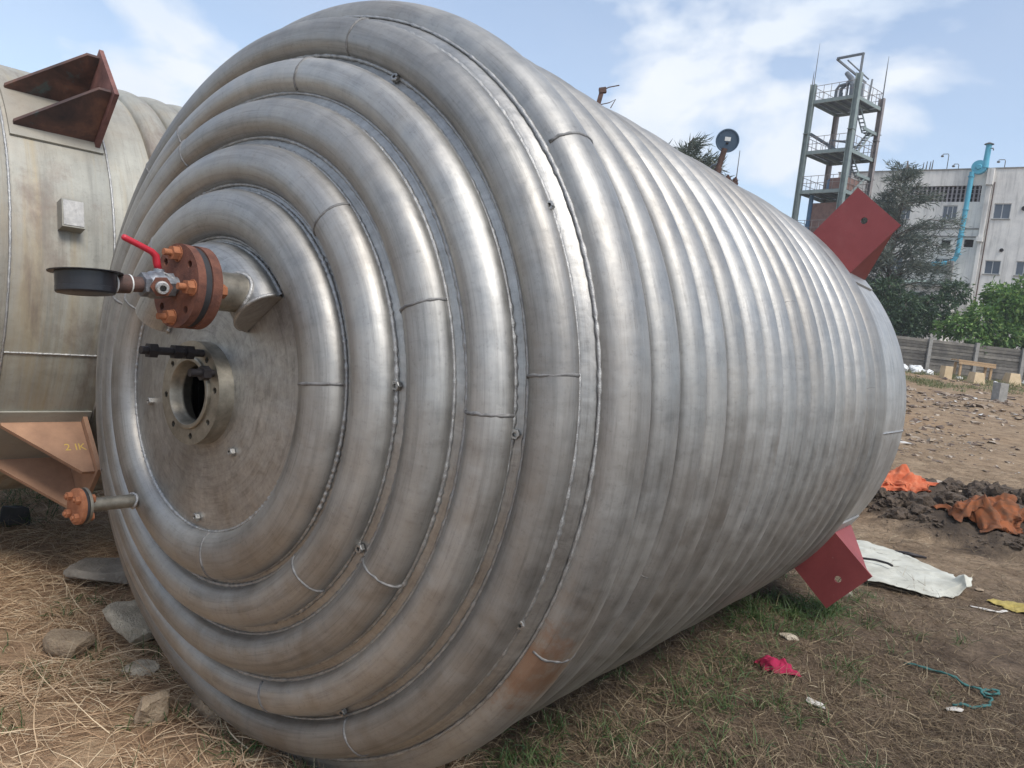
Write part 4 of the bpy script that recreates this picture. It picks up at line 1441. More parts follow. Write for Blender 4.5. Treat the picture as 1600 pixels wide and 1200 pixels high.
b = MB().lathe(twp(0.5, 0.4, 13.40), (0, 0, 1), [(0, 0.0), (0, 0.34), (0.85, 0.34), (1.0, 0.2), (1.05, 0.0)], 20)
b.build('blue_drum', MAT['blue_tank'], tower, True, 40)
b = MB().box(twp(0.22, 0.4, 13.85), e1 * 0.2, e2 * 0.22, np.array([0, 0, 0.42]))
b.build('heater_casing', MAT['brown_box'], tower)
b = MB().box(twp(0.45, 0.5, 11.4), e1 * 0.3, e2 * 0.3, np.array([0, 0, 1.15]))
b.build('reactor_casing', MAT['brown_box'], tower)
b = MB().tube([twp(0.8, 0.2, 6.5), twp(0.8, 0.2, 13.1)], 0.16, 12)
b.build('column_vessel', MAT['blue_tank'], tower, True, 40)
for (a, b_, z0, h, w) in ((1.0, 0.0, 20.8, 3.0, 0.03), (1.06, 0.03, 20.8, 1.1, 0.035), (0.0, 1.0, 20.35, 3.0, 0.045)):
    MB().tube([twp(a, b_, z0), twp(a, b_, z0 + h * 0.6), twp(a, b_, z0 + h)], np.array([w, w * 0.8, w * 0.3]), 6).build('lightning_rod', MAT['lamp'], tower)

mast = thing('thin_mast', 'thin bare mast rising behind the vessel beside the tank-top gauge', 'mast', (11.35, 45.2, 1.45))
MB().tube([(11.35, 45.2, 1.4), (11.35, 45.2, 9.0), (11.33, 45.2, 12.7)], np.array([0.06, 0.05, 0.02]), 6).build('pole', MAT['lamp'], mast)
rp = thing('rusty_post', 'rusty steel post trailing loose wires, tip showing above the vessel', 'post', (0.33, 8.0, 0.0))
b = MB().bar((-0.1, 8.0, -0.1), (0.553, 8.0, 4.08), 0.045)
b.box((0.56, 8.0, 4.09), (0.034, 0, 0.008), (0, 0.03, 0), (-0.006, 0, 0.024))
b.build('post', MAT['rust_dark'], rp)
b = MB().tube([(0.57, 8, 4.1), (0.62, 8.0, 4.13), (0.72, 8.0, 4.16)], 0.006, 5)
b.tube([(0.55, 8, 3.98), (0.40, 8.02, 3.95), (0.3, 8.02, 3.96), (0.2, 8.02, 3.99)], 0.005, 5)
b.tube([(0.55, 8, 3.95), (0.64, 8.0, 3.98), (0.70, 8, 4.02), (0.66, 8, 3.93)], 0.005, 5)
b.build('wire', MAT['rust_dark'], rp)


# ---------------------------------------------------------------- foliage
def leaves_mesh(cent, size, width, n_per=1, droop=0.3, dirs=None, seed=0, outward=None):
    """diamond shaped leaves, four triangles folded on the midrib"""
    rg = np.random.default_rng(seed)
    n = len(cent)
    d = rg.normal(size=(n, 3)) if dirs is None else dirs + rg.normal(size=(n, 3)) * 0.35
    d[:, 2] -= droop
    d /= np.linalg.norm(d, axis=1, keepdims=True)
    h = rg.normal(size=(n, 3))
    w = np.cross(d, h); w /= np.linalg.norm(w, axis=1, keepdims=True)
    nn = np.cross(w, d)
    L = size * (0.6 + 0.8 * rg.random((n, 1)))
    W = width * (0.7 + 0.6 * rg.random((n, 1)))
    p0 = cent
    p1 = cent + d * L * 0.5 + w * W * 0.5 + nn * W * 0.12
    p2 = cent + d * L
    p3 = cent + d * L * 0.5 - w * W * 0.5 + nn * W * 0.12
    v = np.stack([p0, p1, p2, p3], 1).reshape(-1, 3)
    i = np.arange(n)[:, None] * 4
    f = np.concatenate([i + [0, 1, 2], i + [0, 2, 3]], 1).reshape(-1, 3)
    return v, f


def np_mesh(name, v, f, mat, parent, org, smooth=False):
    me = bpy.data.meshes.new(name)
    k = f.shape[1]
    me.vertices.add(len(v))
    me.vertices.foreach_set('co', (v - org).astype(np.float32).ravel())
    me.loops.add(f.size)
    me.loops.foreach_set('vertex_index', f.astype(np.int32).ravel())
    me.polygons.add(len(f))
    me.polygons.foreach_set('loop_start', np.arange(0, f.size, k, dtype=np.int32))
    me.polygons.foreach_set('loop_total', np.full(len(f), k, dtype=np.int32))
    me.update(calc_edges=True)
    if smooth:
        me.polygons.foreach_set('use_smooth', [True] * len(f))
    me.materials.append(mat)
    o = bpy.data.objects.new(name, me)
    COL.objects.link(o)
    if parent is not None:
        o.parent = parent
    return o


def trunk_with_limbs(root, base, top, r0, limbs, mat, seed=0):
    rg = np.random.default_rng(seed)
    b = MB()
    base, top = np.asarray(base, float), np.asarray(top, float)
    pts = [base + (top - base) * t + np.array([rg.normal(0, 0.08), rg.normal(0, 0.08), 0]) * (t > 0) for t in np.linspace(0, 1, 7)]
    b.tube(pts, np.linspace(r0, r0 * 0.25, 7), 8)
    for (t, tip, r) in limbs:
        s = base + (top - base) * t
        tip = np.asarray(tip, float)
        md = (s + tip) / 2 + np.array([0, 0, 0.15 * np.linalg.norm(tip - s)]) + rg.normal(0, 0.1, 3)
        b.tube([s, md, tip], np.array([r, r * 0.7, r * 0.25]), 6)
    return b.build('trunk', mat, root, True)


def leafy_tree(name, label, cat, base, blobs, n, size, width, mat, seed, droop=0.35, top=None, r0=0.16, group=None):
    base = np.asarray(base, float)
    root = thing(name, label, cat, base, group)
    rg = np.random.default_rng(seed)
    top = base + np.array([0, 0, 4.0]) if top is None else np.asarray(top, float)
    limbs = [(0.35 + 0.5 * rg.random(), b_[0], r0 * 0.45) for b_ in blobs]
    trunk_with_limbs(root, base, top, r0, limbs, MAT['bark'], seed)
    wts = np.array([b_[1] ** 2 for b_ in blobs]); wts = wts / wts.sum()
    cs, ds = [], []
    for (c, r), w in zip(blobs, wts):
        # sprigs: clusters of leaves near the shell of each clump
        ns = max(3, int(n * w / 7))
        dv = rg.normal(size=(ns, 3)); dv /= np.linalg.norm(dv, axis=1, keepdims=True)
        lump = 0.75 + 0.35 * fbm(dv[:, 0] * 1.7 + seed, dv[:, 1] * 1.7, dv[:, 2] * 1.7, 3, seed)
        rr = r * np.clip(lump, 0.4, 1.3) * (0.55 + 0.45 * rg.random(ns) ** 0.5)
        sc = np.asarray(c) + dv * rr[:, None] * np.array([1, 1, 0.85])
        for q in range(7):
            cs.append(sc + rg.normal(0, size * 0.45, (ns, 3)))
            ds.append(dv * 0.7)
    cs = np.concatenate(cs); ds = np.concatenate(ds)
    v, f = leaves_mesh(cs, size, width, droop=droop, dirs=ds, seed=seed)
    np_mesh('crown', v, f, mat, root, base)
    return root


def casuarina(name, label, base, top, tiers, n, mat, seed, group=None):
    base, top = np.asarray(base, float), np.asarray(top, float)
    root = thing(name, label, 'tree', base, group)
    rg = np.random.default_rng(seed)
    limbs, cs, ds = [], [], []
    for (t, reach, cnt) in tiers:
        for k in range(cnt):
            an = rg.uniform(0, 6.283)
            ln = reach * rg.uniform(0.6, 1.05)
            s = base + (top - base) * np.clip(t + rg.normal(0, 0.025), 0.15, 0.99)
            tip = s + np.array([math.cos(an) * ln, math.sin(an) * ln * 0.8, ln * rg.uniform(0.05, 0.5)])
            limbs.append((float(np.clip((s[2] - base[2]) / (top[2] - base[2]), 0, 1)), tip, 0.05))
            m_ = int(n * ln)
            tt = rg.uniform(0.30, 1.08, m_)
            md = (s + tip) / 2 + np.array([0, 0, 0.15 * ln])
            p = ((1 - tt) ** 2)[:, None] * s + (2 * tt * (1 - tt))[:, None] * md + (tt ** 2)[:, None] * tip
            p = p + rg.normal(0, 0.12 + 0.05 * ln, (m_, 3)) * np.array([1, 1, 0.8])
            cs.append(p)
            d = np.tile(norm(tip - s), (m_, 1)) + rg.normal(0, 0.5, (m_, 3)) + np.array([0, 0, 0.1])
            ds.append(d)
    trunk_with_limbs(root, base, top, 0.17, limbs, MAT['bark'], seed)
    cs, ds = np.concatenate(cs), np.concatenate(ds)
    v, f = leaves_mesh(cs, 0.42, 0.05, droop=0.15, dirs=ds, seed=seed + 1)
    np_mesh('crown', v, f, mat, root, base)
    return root


casuarina('casuarina_tree', 'tall feathery grey green tree behind the red lug, in front of the factory', (21.6, 46.8, 1.4), (21.6, 46.8, 13.6),
          [(0.16, 2.8, 8), (0.25, 3.4, 10), (0.34, 3.6, 10), (0.43, 3.5, 10), (0.52, 3.2, 9), (0.60, 3.0, 9), (0.68, 2.7, 8), (0.76, 2.0, 8), (0.84, 1.5, 7), (0.91, 1.0, 6), (0.96, 0.6, 5)], 115, MAT['needle'], 3)
casuarina('casuarina_tree', 'feathery tree whose tips just show above the vessel left of the gauge', (6.6, 35.0, 1.2), (6.5, 35.0, 10.4),
          [(0.5, 2.2, 8), (0.65, 2.0, 9), (0.78, 1.6, 9), (0.87, 1.1, 8), (0.95, 0.6, 7)], 110, MAT['needle'], 8)
leafy_tree('mango_tree', 'bright green leafy tree overhanging the plank wall at right', 'tree', (27.0, 43.9, 1.4),
           [((27.0, 43.4, 5.6), 1.5), ((28.4, 43.5, 5.2), 1.5), ((25.4, 43.2, 4.7), 1.25), ((24.2, 43.2, 4.2), 0.95), ((27.9, 43.6, 6.6), 1.0), ((26.4, 42.9, 4.0), 1.15), ((29.6, 43.3, 4.4), 1.4), ((28.2, 42.8, 3.9), 1.1),
            ((24.9, 42.7, 3.55), 0.75), ((26.9, 44.4, 6.2), 1.1), ((30.4, 43.8, 5.6), 1.1), ((23.4, 43.3, 3.9), 0.6)], 15000, 0.26, 0.105, MAT['leaf_green'], 5, top=(27.2, 43.8, 5.6))
leafy_tree('dark_shrub_tree', 'dark bushy tree behind the wall, between vessel and mango tree', 'tree', (21.8, 44.5, 1.4),
           [((21.4, 44.5, 5.0), 1.3), ((22.6, 44.6, 4.3), 1.2), ((20.6, 44.6, 4.2), 1.2), ((23.6, 44.8, 5.2), 1.1), ((21.8, 44.3, 3.5), 1.0), ((20.5, 45, 5.8), 1.1), ((24.6, 45, 6.2), 0.9)], 9000, 0.24, 0.085, MAT['leaf_dark'], 12, top=(21.8, 44.5, 5.2), r0=0.12)
leafy_tree('dark_shrub_tree', 'thin grey green tree at the foot of the steel tower', 'tree', (19.3, 49.0, 1.4),
           [((19.2, 49, 9.2), 1.1), ((18.4, 49, 8.0), 1.2), ((19.9, 49.2, 7.6), 1.3), ((19.0, 49, 6.2), 1.5), ((20.4, 49.2, 10.6), 0.8)], 4200, 0.3, 0.06, MAT['needle'], 19, top=(19.3, 49, 9.5), r0=0.12)


# ---------------------------------------------------------------- things lying in the yard
def lump(name, label, cat, c, dims, mat, seed, rotz=0.0, flat=0.0, jag=0.35, sink=0.25, group=None, cuts=5):
    """an irregular broken stone: displaced sphere with chiselled flats"""
    rg = np.random.default_rng(seed)
    bm = bmesh.new()
    bmesh.ops.create_icosphere(bm, subdivisions=4, radius=1.0)
    v = np.array([tuple(q.co) for q in bm.verts])
    f = np.array([[q.index for q in p.verts] for p in bm.faces])
    bm.free()
    for k in range(cuts + 6 if name in ('broken_stone', 'stone_slab') else cuts):
        nn = rg.normal(size=3); nn[2] *= 0.7; nn = norm(nn)
        d = rg.uniform(0.38, 0.72)
        over = np.clip(v @ nn - d, 0, None)
        v = v - over[:, None] * nn
    if flat:
        v[:, 2] = np.clip(v[:, 2], -1, flat)
    disp = fbm(v[:, 0] * 2.1 + seed, v[:, 1] * 2.1, v[:, 2] * 2.1, 4, seed)
    v = v * (1 + jag * 0.25 * disp)[:, None]
    v = v * np.asarray(dims) / 2
    cs, sn = math.cos(rotz), math.sin(rotz)
    v = np.stack([v[:, 0] * cs - v[:, 1] * sn, v[:, 0] * sn + v[:, 1] * cs, v[:, 2]], -1)
    z0 = gz1(c[0], c[1])
    loc = np.array([c[0], c[1], z0 + dims[2] * (0.5 - sink)])
    o = np_mesh(name, v, f, mat, None, np.zeros(3), False)
    o.data.set_sharp_from_angle(angle=rad(28))
    o.data.polygons.foreach_set('use_smooth', [True] * len(f))
    o.location = loc
    o['label'] = label; o['category'] = cat
    if group: o['group'] = group
    return o


lump('stone_slab', 'flat dark grey stone slab lying in straw at the left edge of the vessel', 'stone', (-2.06, 4.33), (0.68, 0.40, 0.20), MAT['stone_grey'], 3, 0.3, 0.35, 0.3, 0.2, 'broken stones by the vessel')
lump('broken_stone', 'pale rough lump of stone leaning against the vessel rings', 'stone', (-1.64, 3.62), (0.40, 0.32, 0.27), MAT['stone_pale'], 14, 0.5, 0.6, 0.5, 0.2, 'broken stones by the vessel')
lump('broken_stone', 'small tan block of stone half sunk in straw, leftmost of the broken stones', 'stone', (-1.84, 3.42), (0.28, 0.20, 0.17), MAT['stone_tan'], 25, 0.2, 0.45, 0.2, 0.25, 'broken stones by the vessel')
lump('broken_stone', 'flat pale stone mostly buried in straw just below the rough lump', 'stone', (-1.49, 3.29), (0.22, 0.14, 0.09), MAT['stone_pale'], 36, 0.8, 0.4, 0.4, 0.3, 'broken stones by the vessel')
lump('broken_stone', 'jagged tan stone standing in the straw at the bottom left', 'stone', (-1.25, 2.93), (0.25, 0.18, 0.20), MAT['stone_tan'], 47, 1.1, 0, 0.8, 0.3, 'broken stones by the vessel')
lump('broken_stone', 'brown stone tucked right under the vessel rings at the bottom', 'stone', (-1.08, 3.04), (0.30, 0.2, 0.18), MAT['stone_tan'], 58, 0.1, 0, 0.7, 0.3, 'broken stones by the vessel')
lump('slate_shard', 'dark slate shard stuck upright in the grass at far left', 'shard', (-3.15, 5.0), (0.19, 0.09, 0.30), MAT['shard'], 70, 0.2, 0.55, 0.2, 0.35, None, 2)
lump('broken_stone', 'grey flat chip of stone on the grass in front of the lower red lug', 'stone', (1.856, 4.60), (0.17, 0.09, 0.06), MAT['stone_pale'], 71, -0.5, 0.4, 0.5, 0.3, 'broken stones by the vessel')
lump('broken_stone', 'dark green grey stone under the front edge of the pale sheet', 'stone', (2.60, 5.58), (0.14, 0.10, 0.11), MAT['stone_grey'], 74, 0.5, 0.4, 0.5, 0.3, 'broken stones by the vessel')


def cloth(name, label, cat, outline_rows, height_fn, mat, th=0.004, nu=90, nv=70, lift=0.01, ragged=0.0, seed=0):
    """sheet draped on the ground. outline_rows: two or more polylines (same order), blended across v"""
    rows = [np.asarray(r, float) for r in outline_rows]

    def sample(r, n):
        t = np.linspace(0, len(r) - 1, n)
        i = np.clip(t.astype(int), 0, len(r) - 2)
        return r[i] * (1 - (t - i))[:, None] + r[i + 1] * (t - i)[:, None]
    R = np.stack([sample(r, nu) for r in rows])
    t = np.linspace(0, len(rows) - 1, nv)
    i = np.clip(t.astype(int), 0, len(rows) - 2)
    P = R[i] * (1 - (t - i))[:, None, None] + R[i + 1] * (t - i)[:, None, None]
    x, y = P[..., 0].ravel(), P[..., 1].ravel()
    uu, vv = np.meshgrid(np.linspace(0, 1, nu), np.linspace(0, 1, nv))
    if ragged:
        edge = np.maximum(np.abs(uu - .5), np.abs(vv - .5)).ravel() * 2
        x = x + ragged * fbm(x * 9, y * 9, 1.0, 3, seed) * edge
        y = y + ragged * fbm(x * 9, y * 9, 7.0, 3, seed) * edge
    dx, dy, h = height_fn(uu.ravel(), vv.ravel(), x, y)
    x2, y2 = x + dx, y + dy
    z = gz(x2, y2) + lift + h
    top = np.stack([x2, y2, z], -1)
    idx = np.arange(nu * nv).reshape(nv, nu)
    f1 = np.stack([idx[:-1, :-1], idx[:-1, 1:], idx[1:, 1:], idx[1:, :-1]], -1).reshape(-1, 4)
    bot = top - np.array([0, 0, th])
    f2 = f1[:, ::-1] + nu * nv
    rim = np.concatenate([idx[0, :], idx[1:, -1], idx[-1, -2::-1], idx[-2:0:-1, 0]])
    r2 = np.roll(rim, -1)
    f3 = np.stack([rim, rim + nu * nv, r2 + nu * nv, r2], -1)
    org = np.array([x2.mean(), y2.mean(), gz1(x2.mean(), y2.mean())])
    o = np_mesh(name, np.concatenate([top, bot]), np.concatenate([f1, f2, f3]), mat, None, org, True)
    o.location = org
    o['label'] = label; o['category'] = cat
    return o


def sheet_h(u, v, x, y):
    h = 0.020 * fbm(x * 2.4, y * 2.4, 0.2, 4, 91) + 0.014 * np.abs(fbm(x * 3.1 + y, y * 2.0, 1.2, 3, 95)) + 0.016
    front = np.clip((v - 0.62) / 0.38, 0, 1)
    r = np.clip((u - 0.25) / 0.75, 0, 1)
    h = h + 0.10 * front ** 1.5 * np.clip(np.sin(u * 7.5 + 0.4) * 0.5 + 0.55, 0, 1) * (0.3 + r)
    cr = np.clip((v - 0.88) / 0.12, 0, 1) * np.clip((u - 0.55) / 0.3, 0, 1)
    h = h - 0.08 * cr
    h = h + 0.05 * np.exp(-((u - 0.9) / 0.05) ** 2 - ((v - 0.85) / 0.16) ** 2)
    return 0.03 * np.sin(v * 9) * front, 0 * u, np.clip(h, 0.004, None)


cloth('plastic_sheet', 'dirty white sheet spread on the ground beside the lower red lug', 'sheet',
      [[(3.37, 7.25), (3.52, 7.16), (3.66, 7.02)], [(3.12, 6.55), (3.45, 6.55), (3.84, 6.56)], [(2.90, 6.02), (3.36, 5.98), (3.80, 6.16)], [(2.86, 5.83), (3.30, 5.70), (3.70, 5.86)]], sheet_h, MAT['sheet'], 0.006, 110, 110, 0.012, 0.03, 5)


def crumple(seed, amp, k=2.4, rim=0.15):
    th0 = seed * 1.3

    def fn(u, v, x, y):
        r = np.hypot((u - .5) * 2, (v - .5) * 2)
        w = fbm(x * k, y * k, 0.0, 3, seed)
        w2 = fbm(x * k * 0.8 + 4, y * k * 0.8, 3.0, 2, seed + 3)
        ph = k * 5.5 * (x * math.cos(th0) + y * math.sin(th0)) + 4.0 * w
        ph2 = k * 6.5 * (x * math.cos(th0 + 1.1) + y * math.sin(th0 + 1.1)) + 4.5 * w2
        f1 = 0.5 + 0.5 * np.sin(ph)
        f2 = (0.5 + 0.5 * np.sin(ph2)) ** 1.6
        env = np.clip(1.2 - r ** 1.6, 0.08, 1)
        body = amp * np.clip(0.55 + 0.7 * fbm(x * k * 0.7, y * k * 0.7, 8.0, 2, seed + 7), 0.1, 1.2) * env ** 1.3
        h = body + env * amp * (0.20 * f1 + 0.16 * f2 + 0.05 * fbm(x * k * 5, y * k * 5, 1.0, 3, seed + 11)) + 0.003
        return 0.10 * amp * np.cos(ph), 0.10 * amp * np.cos(ph2), np.clip(h, 0.002, None)
    return fn


def oval(cx, cy, rx, ry, rot=0.0, n=9, rows=7, seed=0, irr=0.25):
    rg = np.random.default_rng(seed)
    out_ = []
    for j in range(rows):
        v = j / (rows - 1) * 2 - 1
        w = math.sqrt(max(1 - (abs(v) ** 2.2), 0.02))
        row = []
        for i in range(n):
            u = (i / (n - 1) * 2 - 1) * w * (1 + (irr * rg.normal() * 0.5 if i in (0, n - 1) else 0))
            px, py = u * rx, v * ry
            row.append((cx + px * math.cos(rot) - py * math.sin(rot), cy + px * math.sin(rot) + py * math.cos(rot)))
        out_.append(row)
    return out_


cloth('orange_tarpaulin', 'bright orange crumpled plastic sheet at the far edge of the spoil heap', 'tarpaulin', oval(4.80, 9.42, 0.44, 0.42, 0.5, seed=1), crumple(3, 0.15, 3.4), MAT['orange'], 0.005, 110, 110, 0.01, 0.12, 3)
cloth('orange_cloth', 'muddy dark orange cloth crumpled on the near side of the spoil heap', 'cloth', oval(5.02, 7.98, 0.32, 0.40, 0.75, seed=4), crumple(13, 0.22, 3.6), MAT['orange_dirty'], 0.005, 110, 110, 0.02, 0.12, 7)
cloth('crimson_cloth', 'small crumpled crimson cloth in the grass in front of the vessel', 'cloth', oval(1.605, 4.09, 0.10, 0.075, -0.5, seed=6), crumple(23, 0.055, 14), MAT['maroon'], 0.003, 60, 60, 0.012, 0.03, 9)
cloth('yellow_rag', 'mustard yellow rag lying on the bare soil at right edge', 'rag', oval(3.98, 5.70, 0.20, 0.11, -0.35, seed=8), crumple(33, 0.05, 7), MAT['yellow_cloth'], 0.003, 50, 50, 0.01, 0.05, 11)
cloth('white_strip', 'thin white torn strip trailing from the sheet towards the yellow rag', 'scrap', [[(3.60, 5.66), (3.72, 5.58), (3.82, 5.64)], [(3.59, 5.63), (3.71, 5.55), (3.82, 5.61)]], crumple(43, 0.015, 9), MAT['paper'], 0.003, 40, 10, 0.008, 0.02, 12)
for (cx, cy, rx, ry, rot, lb) in ((1.68, 3.72, 0.035, 0.055, 0.3, 'small pale triangular paper scrap on dull grass near the crimson cloth'), (2.47, 3.88, 0.045, 0.03, 0.1, 'small white paper scrap lying by the teal rope'),
                                  (3.88, 6.05, 0.05, 0.03, 0.6, 'tan scrap of wood between the sheet tip and the yellow rag'), (3.02, 5.86, 0.16, 0.025, -0.45, 'strip of tan board lying under the front edge of the sheet')):
    cloth('litter_scrap', lb, 'scrap', oval(cx, cy, rx, ry, rot, 5, 5, int(cx * 100), 0.5), crumple(int(cx * 70), 0.004, 20), MAT['paper'] if 'tan' not in lb else MAT['stone_tan'], 0.003, 14, 14, 0.010, 0.01, 3)
# teal rope
pts = np.array([(2.47, 4.42), (2.60, 4.30), (2.69, 4.17), (2.73, 4.10), (2.80, 4.07), (2.835, 4.11), (2.78, 4.13), (2.72, 4.08), (2.73, 4.0), (2.66, 3.93), (2.56, 3.92), (2.49, 3.935)])
tt = np.linspace(0, len(pts) - 1, 70)
px_, py_ = np.interp(tt, range(len(pts)), pts[:, 0]), np.interp(tt, range(len(pts)), pts[:, 1])
pz_ = gz(px_, py_) + 0.016 + 0.006 * np.sin(tt * 5)
o = MB().tube(np.stack([px_ + 0.006 * np.sin(tt * 9), py_, pz_], -1), 0.005 + 0.004 * np.sin(tt * 7) ** 2, 7).build('teal_rope', MAT['teal'], None, True)
o['label'] = 'frayed teal plastic rope lying in a loop on the soil at right'; o['category'] = 'rope'
# dark wire on the sheet
pts = np.array([(3.02, 6.42), (3.20, 6.40), (3.27, 6.33), (3.28, 6.27)])
o = MB().tube([(p[0], p[1], gz1(*p) + 0.06) for p in pts], 0.010, 6).build('wire_scrap', MAT['black_bolt'], None, True)
o['label'] = 'short dark bent wire lying on the dirty white sheet'; o['category'] = 'wire'
o = MB().tube([(3.66, 7.05, gz1(3.66, 7.05) + 0.015), (3.78, 6.98, gz1(3.78, 6.98) + 0.02), (3.92, 6.93, gz1(3.92, 6.93) + 0.015)], np.array([0.012, 0.022, 0.010]), 6).build('wire_scrap', MAT['black_bolt'], None, True)
o['label'] = 'dark twisted scrap on the soil just beyond the sheet'; o['category'] = 'wire'

# dark red steel plate with two bolts behind the vessel's far end
pl = thing('red_steel_plate', 'dark red steel plate leaning behind the far end of the vessel', 'plate', (3.70, 8.4, 0.0))
pc = np.array([3.84, 8.58, 0.18])
ea, eb = norm(np.array([0.62, 0.55, 0.62])), norm(np.array([0.66, -0.70, 0.0]))
ec = np.cross(ea, eb)
MB().plate(pc, ea, eb, ec, [(-0.32, -0.13), (0.32, -0.13), (0.32, 0.13), (-0.32, 0.13)], [circle(0.016, 10, -0.12, 0.02), circle(0.016, 10, 0.18, 0.02)], 0.014).build('plate', MAT['red_oxide'], pl, recalc=True)
MB().prism([pc + ea * -0.32 + eb * 0.13, pc + ea * 0.32 + eb * 0.13, pc + ea * -0.32 + eb * 0.13 - ec * 0.2], eb * 0.012).build('gusset', MAT['red_oxide'], pl, recalc=True)

# concrete block standing in the yard, buff blocks, bench, bags
def block(name, label, cat, x, y, w, d, h, mat, taper=1.0, rot=0.0, group=None):
    z = gz1(x, y) - 0.05
    b = MB()
    c, s = math.cos(rot), math.sin(rot)
    vs = []
    for zz_, k in ((0, 1.0), (h * 0.97, 1 + (taper - 1) * 0.97), (h, taper * 0.97)):
        for sx, sy in ((-1, -1), (1, -1), (1, 1), (-1, 1)):
            px, py = sx * w / 2 * k, sy * d / 2 * k
            vs.append((x + px * c - py * s, y + px * s + py * c, z + zz_))
    fs = [(3, 2, 1, 0), (8, 9, 10, 11)]
    for r in range(2):
        for i in range(4):
            j = (i + 1) % 4
            fs.append((r * 4 + i, r * 4 + j, r * 4 + 4 + j, r * 4 + 4 + i))
    o = b.add(vs, fs).build(name, mat)
    for v in o.data.vertices:
        v.co.x -= x; v.co.y -= y; v.co.z -= z
    o.location = (x, y, z)
    o['label'] = label; o['category'] = cat
    if group: o['group'] = group
    return o


block('concrete_block', 'grey concrete stub block standing alone in front of the rubble', 'block', 18.35, 29.4, 0.42, 0.32, 0.74, MAT['concrete'], 1.0, 0.35)
block('buff_block', 'buff square block standing left of the timber bench', 'block', 21.3, 38.6, 0.40, 0.4, 0.66, MAT['buff'], 1.0, 0.1, 'buff blocks along the wall')
block('buff_block', 'buff tapered block standing under the timber bench', 'block', 22.4, 37.9, 0.62, 0.6, 0.62, MAT['buff'], 0.74, 0.1, 'buff blocks along the wall')
block('buff_block', 'buff tapered block nearest the right edge, right of the bench', 'block', 25.4, 39.9, 0.70, 0.7, 0.62, MAT['buff'], 0.66, 0.0, 'buff blocks along the wall')
bench = thing('timber_bench', 'long weathered timber table of planks standing before the boundary wall', 'bench', (23.6, 40.6, 1.33))
for k in range(3):
    MB().box((23.7, 40.3 + k * 0.26, 2.28 + 0.004 * k), (0.92, -0.10, -0.02), (0.012, 0.12, 0), (0, 0, 0.035)).build('plank', MAT['plank_wood'], bench)
MB().box((23.7, 40.18, 2.16), (0.90, -0.10, -0.02), (0, 0.02, 0), (0, 0, 0.07)).build('apron', MAT['plank_wood'], bench)
for (lx, ly) in ((22.95, 40.35), (24.45, 40.2), (22.95, 40.85), (24.45, 40.7)):
    MB().abox(lx - 0.05, lx + 0.05, ly - 0.05, ly + 0.05, 1.25, 2.2).build('leg', MAT['plank_wood'], bench)
rgb = np.random.default_rng(77)
bags = [(21.0, 41.0, 0.95), (20.4, 41.2, 0.8), (20.8, 40.5, 0.55), (21.35, 40.3, 0.6), (19.9, 41.0, 0.7), (22.1, 40.2, 0.45), (22.5, 39.6, 0.35), (23.6, 39.5, 0.45), (24.2, 39.2, 0.35), (26.6, 40.4, 0.6), (19.4, 40.9, 0.6)]
blabels = ['large white plastic sack in the heap by the wall, beside the vessel edge', 'white sack behind the large sack in the wall heap', 'small white sack low in front of the wall heap', 'crumpled white sack at the right foot of the wall heap',
           'white sack at the left of the heap, close to the vessel', 'small white bag right of the square buff block', 'flattened white bag in the grass before the bench', 'white bag on the ground under the bench', 'small white bag right of the bench leg',
           'white sack at the far right beside the tapered block', 'white sack furthest left, half hidden by the vessel']
for k, ((bx, by, sz), lb) in enumerate(zip(bags, blabels)):
    lump('plastic_sack', lb, 'sack', (bx, by), (sz, sz * 0.7, sz * 0.55), MAT['white_bag'], 200 + k, rgb.uniform(0, 3), 0, 1.1, 0.25, 'white sacks heaped along the wall', 2)


# ---------------------------------------------------------------- clods, rubble, straw, grass
def scatter_lumps(name, pts, sizes, mat, seed, sub=2, amp=0.35, squash=0.7, sharp=62, octv=3, frq=1.6):
    rg = np.random.default_rng(seed)
    bm = bmesh.new(); bmesh.ops.create_icosphere(bm, subdivisions=sub, radius=1.0)
    v0 = np.array([tuple(q.co) for q in bm.verts]); f0 = np.array([[q.index for q in p.verts] for p in bm.faces]); bm.free()
    V, F = [], []
    for k, (p, s) in enumerate(zip(pts, sizes)):
        q = rg.normal(size=3) * 10
        d = fbm(v0[:, 0] * frq + q[0], v0[:, 1] * frq + q[1], v0[:, 2] * frq + q[2], octv, seed, 0.62)
        v = v0 * (1 + amp * d)[:, None] * s * rg.uniform(0.65, 1.3, 3) * np.array([1, 1, squash])
        an = rg.uniform(0, 6.28); c, sn = math.cos(an), math.sin(an)
        v = np.stack([v[:, 0] * c - v[:, 1] * sn, v[:, 0] * sn + v[:, 1] * c, v[:, 2]], -1) + p
        F.append(f0 + k * len(v0)); V.append(v)
    o = np_mesh(name, np.concatenate(V), np.concatenate(F), mat, None, np.zeros(3), True)
    o.data.set_sharp_from_angle(angle=rad(sharp))
    o['kind'] = 'stuff'
    return o


